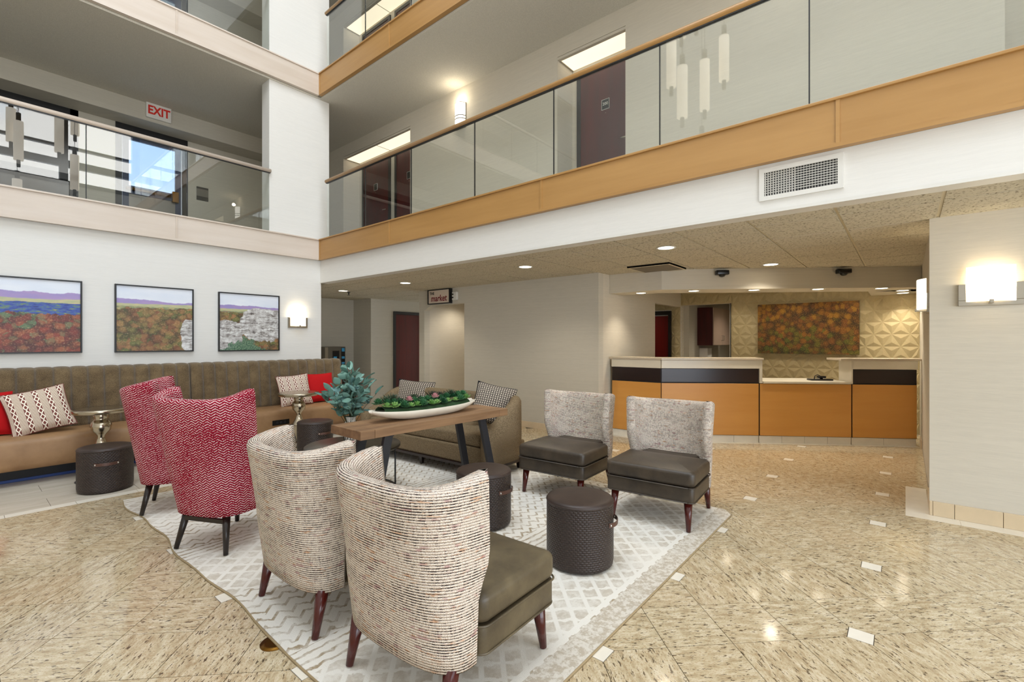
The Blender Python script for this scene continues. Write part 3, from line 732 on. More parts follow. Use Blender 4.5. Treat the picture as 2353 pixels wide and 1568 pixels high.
def shell(name, mat, parent, W, xb, xt, zb, zt, th, exp=.62, ns=36, nz=12, lean=None, rim=.5):
    """curved upholstered back. W,xb,xt are functions of height fraction; zt function of s in -1..1"""
    ss = [-1 + 2*i/ns for i in range(ns+1)]
    rings = []; uvs = []
    hs = [i/nz for i in range(nz+1)]
    def pt(s, h, off):
        a = s*PI/2
        w = W(h)-off; D = (xt(h)-xb(h))-off
        cy = math.copysign(abs(math.sin(a))**exp, s); cx = abs(math.cos(a))**exp
        return xt(h) - D*cx, w*cy
    arc = 0; prev = None
    for k, s in enumerate(ss):
        top = zt(s); ring = []; uv = []
        end = 1 - max(0, (abs(s)-.9)/.1)*.0
        t_ = th
        prof = [(h, 0.) for h in hs]                       # outer, rising
        prof[-1] = (1-.35*t_/(top-zb), 0.)
        cap = [(1-.12*t_/(top-zb), .1*t_), (1, .3*t_), (1, .7*t_), (1-.12*t_/(top-zb), .9*t_)]
        inn = [(h, t_) for h in reversed(hs)]; inn[0] = (1-.35*t_/(top-zb), t_)
        full = prof + cap + inn
        x5, y5 = pt(s, .6, 0.)
        if prev: arc += math.hypot(x5-prev[0], y5-prev[1])
        prev = (x5, y5); per = 0; lastp = None
        for h, off in full:
            x, y = pt(s, h, off); z = zb + (top-zb)*h
            if lastp: per += math.dist(lastp, (x, y, z))
            lastp = (x, y, z); ring.append((x, y, z)); uv.append((arc, per))
        rings.append(ring); uvs += uv
    b = B(); b.loft(rings, caps=False, smooth=True, closed=True, uvs=uvs)
    n = len(rings[0]); m = len(prof)
    # soft front edges of the wings
    for rr, sgn in ((rings[0], 1), (rings[-1], 1)):
        half = len(rr)//2; base = len(b.v)
        out = rr[:half]; inn_ = list(reversed(rr[half:]))
        mid = [((a[0]+c[0])/2 + th*.45, (a[1]+c[1])/2, (a[2]+c[2])/2) for a, c in zip(out, inn_)]
        k = len(out)
        vv = out + mid + inn_
        b.add(vv, [(i, i+1, k+i+1, k+i) for i in range(k-1)] + [(k+i, k+i+1, 2*k+i+1, 2*k+i) for i in range(k-1)], [(p[0]+p[1]*.3, p[2]) for p in vv], True)
    return b.build(name, mat, parent)

# ---- slipper chairs (front is +x)
def slipper_chair(label, leather_mat, loc, rz):
    t = T('slipper_chair', label, 'chair', loc, rz, 'tweed backed slipper chairs')
    lx = lambda a, c: (lambda h: a+(c-a)*h)
    shell('backrest', 'tweed', t, lx(.335, .365), lx(-.315, -.415), (lambda h: -.155 if h < .36 else -.155+.055*min(1,(h-.36)/.16)-.02*max(0,(h-.6)/.4)), .205, lambda s: .880+.035*abs(s)**3, .075, .68)
    padded(.250, .340, .035, .215, .325, .010, 0, c=(.118, 0)).build('seat_base', leather_mat, t)
    padded(.12, .235, .05, .215, .44, .02, 0, c=(-.15, 0)).build('seat_rear', leather_mat, t)
    s = padded(.255, .346, .045, .328, .445, .03, .022, c=(.118, 0)).build('seat_cushion', leather_mat, t)
    for zz, ww, dd in ((.327, .257, .348), (.218, .251, .341)):
        pip = [(x+.118, y, zz) for x, y in rrect(ww, dd, .045)]
        B().tube(pip+[pip[0]], .005, 6).build('piping', leather_mat, s)
    for sx, sy in ((1,1),(1,-1),(-1,1),(-1,-1)):
        x = .31 if sx > 0 else -.235
        taper_leg(B(), (x, sy*.285, .215), (x+(.03 if sx>0 else -.045), sy*(.295), 0), .032, .016).build('leg', 'leg_red', t)
    return t
slipper_chair('tweed slipper chair with olive leather seat nearest the viewer, facing away', 'olive_leather', (1.40, 1.56, RZ), 0.03)
slipper_chair('tweed slipper chair facing away, between red chair and nearest slipper chair', 'olive_leather', (1.385, 2.43, RZ), 0.0)
slipper_chair('tweed slipper chair with brown leather seat, facing us, next to the beige loveseat', 'brown_leather', (3.80, 2.46, RZ), PI+.06)
slipper_chair('tweed slipper chair with brown leather seat, facing us, nearest the reception desk', 'brown_leather', (3.80, 1.545, RZ), PI+.08)

# ---- red wing chairs (front is +x, rear at x about -.3)
def wing_chair(label, loc, rz):
    t = T('wing_chair', label, 'chair', loc, rz, 'red herringbone wing chairs')
    lx = lambda a, c: (lambda h: a+(c-a)*h)
    shell('shell', 'herringbone', t, lx(.265, .350), lx(-.25, -.38), lx(.02, -.13), .245, lambda s: 1.03+.055*abs(s)**2.5, .075, .62, nz=16)
    padded(.24, .18, .05, .25, .34, .015, 0, c=(.06, 0)).build('seat_base', 'herringbone', t)
    s = padded(.27, .185, .06, .34, .46, .035, .02, c=(.09, 0)).build('seat_cushion', 'herringbone', t)
    for sx, sy in ((1,1),(1,-1),(-1,1),(-1,-1)):
        x = .25 if sx > 0 else -.17
        taper_leg(B(), (x, sy*.16, .25), (x+(.04 if sx>0 else -.05), sy*.205, 0), .026, .015).build('leg', 'leg_black', t)
    B().box(-.20, -.18, -.18, .18, .190, .218).build('stretcher', 'leg_black', t)
    return t
wing_chair('red herringbone wing chair with its back to us, beside the tweed chairs', (1.272, 3.70, RZ), .45)
wing_chair('red herringbone wing chair seen from its side, nearest the banquette', (1.275, 4.81, RZ), -.42)

# ---- leather drum ottomans
def ottoman(label, x, y, z, rz, r=.212, h=.415):
    t = T('ottoman', label, 'ottoman', (x, y, z), rz, 'dark leather drum ottomans')
    B().lathe([(r-.02,.0),(r-.004,.012),(r,.04),(r,h-.045),(r-.001,h-.018)], 48, uvw=r).build('body', 'basket_leather', t)
    B().lathe([(.001,.0),(r-.02,.0)], 48, caps=False).build('underside', 'ottoman_top', t)
    B().lathe([(r-.001,h-.03),(r,h-.018),(r-.006,h-.006),(r-.025,h),(.12,h+.004),(.001,h+.006)], 48).build('top', 'ottoman_top', t)
    B().tube([((r-.001)*math.cos(a*2*PI/48), (r-.001)*math.sin(a*2*PI/48), h-.020) for a in range(49)], .0045, 6).build('piping', 'ottoman_top', t)
    # strap handle on +x
    hd = B(); rings = []
    for k in range(13):
        a = -.42 + .84*k/12; rr = r + .004 + .020*math.cos(a/.42*PI/2)**.6*(1 if abs(a) < .415 else 0)
        c, s = math.cos(a), math.sin(a); th = .0035
        rings.append([((rr)*c, (rr)*s, .265), ((rr+th)*c, (rr+th)*s, .265), ((rr+th)*c, (rr+th)*s, .292), (rr*c, rr*s, .292)])
    hd = hd.loft(rings, smooth=False).build('handle', 'strap_leather', t)
    for a in (-.37, .37):
        st_ = B(); c, s = math.cos(a), math.sin(a); rr = r+.012
        st_.tube([(rr*c*.98, rr*s*.98, .278), ((rr+.006)*c, (rr+.006)*s, .278)], .007, 10).build('stud', 'chrome', hd)
    return t
ottoman('dark leather drum ottoman in front of the two chairs facing us', 2.59, 1.60, RZ, -1.22)
ottoman('dark leather drum ottoman at the foot of the wood console table', 2.66, 2.51, RZ, -1.42)
ottoman('dark leather drum ottoman in front of the left end of the banquette', .965, 5.90, 0, -1.70)
ottoman('dark leather drum ottoman between the banquette and the leafy vase', 2.97, 5.73, 0, -1.47)

# ---- banquette in two units
def banquette(label, xa, xb, nch, legs, outlet=None, rounded=False):
    t = T('banquette', label, 'banquette', (xa, 6.6, 0), 0, 'banquette units')
    Lx = xb-xa
    # seat: profile in (y,z) swept along x
    pr = [(.06,.15),(.012,.165),(0,.21),(.0,.40),(.02,.445),(.075,.462),(.3,.468),(.62,.462),(.70,.44),(.70,.15)]
    b = B(); b.loft([[(x, y, z) for y, z in pr] for x in (.004, .012, Lx-.012, Lx-.004)]); seat = b.build('seat', 'tan_leather', t)
    box('back_frame', 'channel_fabric', .01, Lx-.01, .86, 1.04, .14, 1.07, t)
    w = Lx/nch
    for k in range(nch):
        rings = []; n = 8
        for i in range(n+1):
            u = i/n; bul = .028*math.sin(PI*u)**.55
            x = k*w + u*w
            pf = [(.60-bul*.6, .44), (.60-bul, .50), (.635-bul, .80), (.665-bul, 1.05), (.675-bul*.6, 1.095+bul*.3), (.71, 1.118+bul*.35), (.78, 1.122+bul*.35), (.87, 1.10), (.88, 1.05), (.88, .44)]
            rings.append([(x, y, z) for y, z in pf])
        B().loft(rings).build('channel', 'channel_fabric', t)
    for x in legs: taper_leg(B(), (x-xa, .07, .15), (x-xa, .07, 0), .042, .034, square=True).build('leg', 'leg_red', t)
    box('plinth', 'plinth_dark', .05, Lx-.05, .27, .95, 0.0, .145, t)
    box('plinth_strip', 'strip_blue', .05, Lx-.05, .262, .272, 0.002, .03, t)  # plain blue strip along the foot of the plinth
    if outlet:
        o = box('outlet', 'black_plastic', outlet-xa-.115, outlet-xa+.115, -.006, .004, .265, .335, seat, .004)
        for dx in (-.05, .0, .05): box('socket', 'plinth_dark', outlet-xa+dx-.018, outlet-xa+dx+.018, -.009, -.004, .283, .317, t)
    return t
banquette('long channel tufted banquette under the first two landscape pictures', -.84, 2.04, 20, (-.4, 1.6))
banquette('channel tufted banquette under the rocky landscape picture and wall lamp', 2.05, 4.21, 15, (3.03, 4.0), 2.93)

# ---- cushions
def pillow(name, label, mat, w, h, th, loc, rot, group=None, back=None, pinch=.07):
    b = B(); n = 16; vs_ = []; uv = []
    for side in (1, -1):
        for j in range(n+1):
            for i in range(n+1):
                u, v = -1+2*i/n, -1+2*j/n
                e = (max(0,1-u*u)*max(0,1-v*v))
                x = w*u*(1-pinch*(1-v*v)*abs(u)**2); y = h*v*(1-pinch*(1-u*u)*abs(v)**2)
                vs_.append((x, y, side*th*e**.42)); uv.append(((u+1)/2, (v+1)/2))
    N = (n+1)**2; f = []
    for j in range(n):
        for i in range(n):
            a = j*(n+1)+i; f.append((a, a+1, a+n+2, a+n+1)); f.append((N+a, N+a+n+1, N+a+n+2, N+a+1))
    t = T(name, label, 'cushion', loc, 0, group)
    t.rotation_euler = rot
    b1 = B().add(vs_[:N], f[0::2], uv[:N], True); b2 = B().add(vs_[N:], [tuple(i-N for i in q) for q in f[1::2]], uv[N:], True)
    b1.build('front', mat, t); b2.build('back', back or mat, t)
    r = [(vs_[i][0], vs_[i][1], 0) for i in list(range(n+1)) + [j*(n+1)+n for j in range(1,n+1)] + [n*(n+1)+i for i in range(n-1,-1,-1)] + [j*(n+1) for j in range(n-1,-1,-1)]]
    B().tube(r, .004, 6).build('piping', back or mat, t)
    return t
# pillow plane normal is local z ; stand it up leaning against +y backs
SEAT = .475
pillow('throw_pillow', 'rust and cream striped cushion at the left end of the banquette', 'stripe_fabric', .245, .235, .085, (.60, 6.92, SEAT+.225), (math.radians(66), math.radians(-11), .06), 'striped cushions')
pillow('throw_pillow', 'plain red cushion half cut off at the left edge of the banquette', 'red_fabric', .225, .225, .085, (.20, 7.04, SEAT+.21), (math.radians(70), 0, .05), 'red cushions')
pillow('throw_pillow', 'rust and cream striped cushion behind the right pedestal table', 'stripe_fabric', .235, .235, .085, (3.30, 6.98, SEAT+.215), (math.radians(70), math.radians(-3), -.05), 'striped cushions')
pillow('throw_pillow', 'plain red cushion at the right end of the banquette behind the leaves', 'red_fabric', .24, .23, .085, (3.72, 7.06, SEAT+.215), (math.radians(72), 0, -.05), 'red cushions')

# ---- silver pedestal tables
def pedestal(label, x, y, r=.255, H_=.73):
    t = T('pedestal_table', label, 'side table', (x, y, 0), 0, 'silver pedestal side tables')
    B().lathe([(.001,0),(.20,0),(.205,.006),(.19,.014),(.08,.03),(.05,.06),(.001,.06)], 40).build('base', 'pewter', t)
    B().lathe([(.03,.05),(.03,.09),(.05,.16),(.085,.27),(.092,.30),(.085,.315),(.05,.37),(.034,.42),(.032,.45),(.05,.475),(.078,.505),(.088,.545),(.08,.585),(.06,.61),(.052,.62),(.06,.635),(.063,.66),(.055,.69)], 40).build('stem', 'pewter', t)
    B().lathe([(.001,H_-.045),(r-.02,H_-.045),(r,H_-.036),(r+.004,H_-.01),(r-.004,H_),(r-.04,H_-.002),(.001,H_-.002)], 56).build('top', 'pewter', t)
pedestal('silver pedestal table behind the left drum ottoman', 1.0, 6.335, .235); pedestal('silver pedestal table in front of the right striped cushion', 3.02, 6.27)

# ---- console table
def console():
    t = T('console_table', 'reclaimed wood console table with slanted black steel legs', 'table', (1.925, 3.05, RZ), -.03)
    LX, WY, H_ = 1.60, .44, .74; tz = .066
    bw = .12
    top = T_ = None
    for k in range(3):
        y = k*(WY/3); w = box('plank', 'rustic', bw+.001, LX-bw-.001, y+.0006, y+WY/3-.0006, H_-tz, H_, t, .002, 1)
    box('end_board', 'rustic', 0, bw-.001, 0, WY, H_-tz, H_, t, .002, 1); box('end_board', 'rustic', LX-bw+.001, LX, 0, WY, H_-tz, H_, t, .002, 1)
    for xt, xf in ((.26, .10), (1.28, 1.44)):
        for y in (.035, .375):
            b = B(); hw = .037
            yo = -.02 if y < .2 else .02
            b.loft([[(xt-hw, y-.009, H_-tz), (xt+hw, y-.009, H_-tz), (xt+hw, y+.022, H_-tz), (xt-hw, y+.022, H_-tz)],
                    [(xf-hw, y-.009+yo, 0), (xf+hw, y-.009+yo, 0), (xf+hw, y+.022+yo, 0), (xf-hw, y+.022+yo, 0)]], smooth=False).build('leg', 'black_metal', t)
        box('leg_bracket', 'black_metal', xt-.04, xt+.04, .02, .40, H_-tz-.012, H_-tz, t)
console()
TZ = RZ+.74
# ---- round coffee table
def coffee():
    t = T('coffee_table', 'round dark bronze coffee table on thin rods behind the console', 'table', (2.43, 3.97, RZ))
    r, h = .43, .437
    B().lathe([(.001,h-.028),(r-.01,h-.028),(r,h-.022),(r,h-.004),(r-.006,h),(.001,h)], 64).build('top', 'bronze', t)
    B().tube([(.39*math.cos(a*2*PI/48), .39*math.sin(a*2*PI/48), .008) for a in range(49)], .008, 8).build('base_ring', 'black_metal', t)
    for k in range(4):
        a = -.41 + k*PI/2
        B().tube([(.39*math.cos(a), .39*math.sin(a), .01), (.39*math.cos(a), .39*math.sin(a), h-.026)], .008, 8).build('rod', 'black_metal', t)
coffee()
# ---- vase with leafy stems
def vase():
    vx, vy, vz = 2.43, 4.02, RZ+.437
    t = T('vase', 'white vase with dark vertical brush stripes on the coffee table', 'vase', (vx, vy, vz))
    prof = [(.001,0),(.042,0),(.052,.02),(.060,.08),(.062,.13),(.056,.185),(.046,.215),(.047,.235),(.055,.255),(.050,.255),(.042,.232),(.03,.20),(.001,.19)]
    body = B().lathe(prof, 40).build('body', 'vase_white', t)
    for k in range(15):
        a = 2*PI*k/15; rr = lambda z: (.052+(.062-.052)*min(1,max(0,(z-.02)/.1))) if z < .13 else .062-(z-.13)/.085*.016
        pts = [((rr(z)+.0005)*math.cos(a+.05*math.sin(z*30+k)), (rr(z)+.0005)*math.sin(a+.05*math.sin(z*30+k)), z) for z in (.02,.05,.09,.13,.16,.19,.215)]
        B().tube(pts, [.002,.004,.0045,.004,.0045,.0035,.002], 6).build('stripe', 'dark_frame', body)
    # stems and leaves
    lf = G('leaf_green'); rn = lf.n('ObjectInfo').outputs['Random']; nf = lf.noise(lf.co(), 30, 2)
    cc = lf.ramp(rn, [(0, L(56, 98, 86)), (.35, L(98, 140, 126)), (.7, L(136, 178, 164)), (1, L(70, 112, 118))])
    MAT['leaf_green'] = lf.fin(lf.mix(lf.math('MULTIPLY', nf, .3), cc, L(150, 184, 172)), .55)
    plain('stem_green', L(70, 76, 46), .7)
    bt = T('leafy_branches', 'bunch of blue green leafy branches standing in the striped vase', 'plant', (vx, vy, vz+.2))
    b = B(); n = 7; vs_ = []
    for i in range(n+1):
        u = i/n; w = .025*math.sin(PI*min(1, u**.85))**.8
        for s in (-1, 0, 1): vs_.append((u*.095, s*w, .010*abs(s) - .020*u*u))
    b.add(vs_, [(i*3+k, i*3+k+1, (i+1)*3+k+1, (i+1)*3+k) for i in range(n) for k in (0,1)], None, True)
    leaf = b.build('leaf', 'leaf_green', bt); first = True
    rng = random.Random(5)
    for k in range(31):
        az = rng.uniform(0, 2*PI); sp = rng.uniform(.03, .25)**1.0; hh = .50*(1-(sp/.30)**2*.55)*rng.uniform(.72, 1.0)
        if k == 0: sp, hh = .03, .52
        pts = []
        for i in range(7):
            u = i/6; pts.append(Vector((sp*u**1.4*math.cos(az), sp*u**1.4*math.sin(az), -.14+ (hh+.14)*u - .05*sp*4*u**3)))
        stem = B().tube(pts, [.003,.003,.0028,.0025,.002,.0018,.0014], 5).build('stem', 'stem_green', bt)
        for i in range(2, 7):
            for q in range(2 if i < 6 else 1):
                if pts[i].z < .045: continue
                o = leaf if first else bpy.data.objects.new('leaf', leaf.data)
                if not first: C.objects.link(o); o.parent = bt
                first = False
                la = az + rng.uniform(-2.2, 2.2) if i < 6 else az
                tilt = rng.uniform(.0, 1.1) if i < 6 else rng.uniform(.6, 1.3)
                base = pts[i]*1.0 if i == 6 else pts[i].lerp(pts[min(6,i+1)], rng.random()*.6)
                o.location = base; o.rotation_euler = (rng.uniform(-1.3, 1.3), -tilt, la); sc = rng.uniform(.8, 1.25); o.scale = (sc, sc*rng.uniform(.85,1.2), sc)
vase()
# ---- dough bowl with succulents
def bowl():
    bx, by, bz = 2.735, 3.275, TZ
    t = T('dough_bowl', 'long whitewashed wooden dough bowl on the console table', 'bowl', (bx, by, bz), -.03)
    Lh, W = .57, .145; n = 24; rings = []
    def sec(u):                                          # u -1..1
        e = max(0., 1-abs(u)**2.6); w = .028 + (W-.028)*e**.6; zb = .078*abs(u)**3.2; zt = .078+.024*abs(u)**2.5
        return w, zb, zt
    for i in range(n+1):
        u = -1+2*i/n; w, zb, zt = sec(u); x = u*Lh; hh = zt-zb
        ring = [(x,0,zb),(x,w*.55,zb+.004),(x,w*.86,zb+hh*.45),(x,w,zt),(x,w*.90,zt),(x,w*.7,zb+hh*.55),(x,0,zb+min(.02,hh*.6))]
        ring += [(p[0],-p[1],p[2]) for p in reversed(ring[1:-1])]
        rings.append(ring)
    B().loft(rings).build('body', 'white_wash', t)
    # moss bed
    ms = B(); rings = []; rng = random.Random(3)
    for i in range(25):
        u = -.84+1.62*i/24; w, zb, zt = sec(u); x = u*Lh
        rings.append([(x, w*.86*c, zt-.01+.035*math.sqrt(max(0,1-c*c))*(1+.3*rng.random())) for c in [-1+2*k/10 for k in range(11)]])
    ms.loft(rings, caps=False, closed=False)
    m = tag(ms.build('moss_bed', 'soil_moss', None, loc=(bx, by, bz)), 'green moss bed filling the dough bowl', 'moss'); m['kind'] = 'stuff'; m.rotation_euler = (0,0,-.03)
    gcol = lambda nm, stops: MAT.__setitem__(nm, (lambda g: g.fin(g.ramp(g.n('ObjectInfo').outputs['Random'], stops), .5))(G(nm)))
    gcol('succ_dark', [(0, L(30, 74, 46)), (1, L(64, 116, 74))]); gcol('succ_light', [(0, L(84, 134, 60)), (1, L(140, 180, 104))])
    gcol('succ_pink', [(0, L(206, 150, 150)), (1, L(190, 130, 136))]); gcol('succ_spike', [(0, L(52, 52, 44)), (1, L(62, 84, 58))])
    def rosette(nl, ln, w, up0, up1, layers):
        b = B()
        for ly in range(layers):
            f = ly/max(1, layers-1); l = ln*(1-.55*f); el = up0+(up1-up0)*f
            for k in range(nl):
                a = 2*PI*(k+.5*ly)/nl; c, s = math.cos(a), math.sin(a)
                def P(u, v, z): 
                    r = u*l; x = r*math.cos(el); zz = r*math.sin(el)+z
                    return (x*c - v*s, x*s + v*c, zz + .006*ly)
                ww = w*(1-.4*f)
                b.add([P(0,0,0), P(.45,-ww,.002), P(1,0,.004), P(.45,ww,.002), P(.5,0,-.006)], [(0,1,4),(1,2,4),(2,3,4),(3,0,4),(0,3,2,1)])
        return b
    kinds = {'dark': (rosette(9, .058, .017, .25, 1.2, 4), 'succ_dark'), 'light': (rosette(8, .052, .017, .3, 1.2, 3), 'succ_light'),
             'pink': (rosette(8, .046, .016, .35, 1.3, 4), 'succ_pink'), 'spike': (rosette(12, .095, .007, .5, 1.35, 4), 'succ_spike')}
    lab = {'dark': 'dark green succulent rosette in the dough bowl', 'light': 'light green succulent in the front row of the dough bowl', 'pink': 'pink succulent rosette among the green ones', 'spike': 'spiky dark succulent standing up at the back of the bowl'}
    made = {}; lst = []; cnt = {}
    for i in range(13):
        u = -.80+1.52*i/12
        lst.append(('light' if i % 3 != 2 else 'dark', u, -.55)); lst.append(('dark', u+.05, 0.)); lst.append(('spike' if i in (1,2,5,8,9,11) else 'dark', u, .5))
    lst += [('pink', -.36, -.2), ('pink', .16, -.15)]
    cs, sn = math.cos(-.03), math.sin(-.03); pk = 0
    for kind, u, v in lst:
        w, zb, zt = sec(u); x = u*Lh+rng.uniform(-.012,.012); y = v*w*.95+rng.uniform(-.01,.01)
        z = bz + zt-.01+.036*math.sqrt(max(0,1-v*v)) + (.046 if kind == 'pink' else .034 if kind == 'spike' else .026 if v > -.3 else .012)
        row = 'front' if v < -.3 else 'middle' if v < .3 else 'back'
        ORD = ['first','second','third','fourth','fifth','sixth','seventh','eighth','ninth','tenth','eleventh','twelfth','thirteenth']
        cnt[row] = cnt.get(row, -1) + (0 if kind == 'pink' else 1)
        lb = {'dark': 'dark green', 'light': 'light green', 'spike': 'spiky dark', 'pink': ''}[kind] + f' succulent, {ORD[min(12, cnt[row])]} from the left in the {row} row of the dough bowl'
        if kind == 'pink': lb = ('pink succulent rosette in the left half of the dough bowl', 'pink succulent rosette in the right half of the dough bowl')[pk]; pk += 1
        if kind not in made: o = kinds[kind][0].build('succulent', kinds[kind][1]); made[kind] = o.data
        else: o = bpy.data.objects.new('succulent', made[kind]); C.objects.link(o)
        tag(o, lb, 'succulent', {'dark':'dark green succulents','light':'light green succulents','pink':'pink succulents','spike':'spiky succulents'}[kind])
        o.location = (bx + x*cs - y*sn, by + x*sn + y*cs, z); sc = rng.uniform(.85, 1.2); o.scale = (sc, sc, sc); o.rotation_euler = (rng.uniform(-.25,.25), rng.uniform(-.25,.25), rng.uniform(0, 6))
bowl()
# ---- loveseat (front is -x) : local frame x back, y along
def loveseat():
    t = T('loveseat', 'beige boucle loveseat with low rounded arms behind the console table', 'sofa', (3.44, 3.17, RZ), .035)
    D, LY = .80, 2.2
    box('base', 'boucle', .02, D-.12, .06, LY-.06, .125, .31, t, .02, 3)
    # wrap-around back and arms: sweep along a U path
    path = []; r = .30
    path.append((.0, .07))
    for i in range(6): path.append((.02+ (D-.08-r-.02)*i/5, .07))
    for i in range(1, 9): a = PI/2*i/8; path.append((D-.08-r+r*math.sin(a), .07+r-r*math.cos(a)))
    for i in range(1, 7): path.append((D-.08, .07+r+(LY-.14-2*r)*i/6))
    for i in range(1, 9): a = PI/2*i/8; path.append((D-.08-r+r*math.cos(a), LY-.07-r+r*math.sin(a)))
    for i in range(1, 6): path.append((D-.08-r-(D-.08-r-.02)*i/5, LY-.07))
    path.append((0, LY-.07))
    rings = []; n = len(path)
    for k, (x, y) in enumerate(path):
        a = Vector(path[max(0,k-1)]); c = Vector(path[min(n-1,k+1)]); dv = (c-a).normalized(); nrm = Vector((dv.y, -dv.x))   # outward
        f = max(0., min(1., (x-.02)/.58)); f = f*f*(3-2*f); top = .52+.27*f; th = .065
        out = []
        sec = [(-th,.13),(-th,.2),(-th,top*.7),(-th*.95,top-.05),(-th*.6,top-.012),(0,top),(th*.6,top-.012),(th*.95,top-.05),(th,top*.7),(th,.2),(th,.13)]
        if k in (0, n-1): sec = [(p*.55, z-.02 if z > .3 else z) for p, z in sec]
        for p, z in sec: out.append((x - nrm.x*p*-1, y - nrm.y*p*-1, z))
        rings.append(out)
    B().loft(rings).build('back_and_arms', 'boucle', t)
    padded(.30, (LY-.30)/2, .05, .31, .44, .03, .025, c=(.335, LY/2)).build('seat_cushion', 'boucle', t)
    pl = [(x+.36, y+LY/2) for x, y in rrect(.36, LY/2-.01, .16)]
    B().prism(pl, .10, .128).build('plinth', 'espresso_x', t)
    for x, y in ((.09,.10),(.09,LY-.10),(.62,.10),(.62,LY-.10),(.09,LY/2)): taper_leg(B(), (x,y,.10), (x,y,0), .024, .017, square=True).build('leg', 'leg_black', t)
loveseat()
pillow('throw_pillow', 'black and cream woven pillow leaning at the left of the loveseat', 'woven_check', .27, .215, .075, (4.0, 5.06, .47+.21), (math.radians(72), math.radians(4), -1.15), 'woven pillows', 'black_cloth')
pillow('throw_pillow', 'black and cream woven pillow tilted against the right arm of the loveseat', 'woven_check', .23, .23, .075, (3.92, 3.56, .47+.24), (math.radians(66), math.radians(12), -.98), 'woven pillows', 'black_cloth')

# ================================================================ WALL PIECES, LAMPS, RECEPTION
def uvquad(b, p, uv=((0,0),(1,0),(1,1),(0,1))): return b.add(p, [(0,1,2,3)], list(uv))
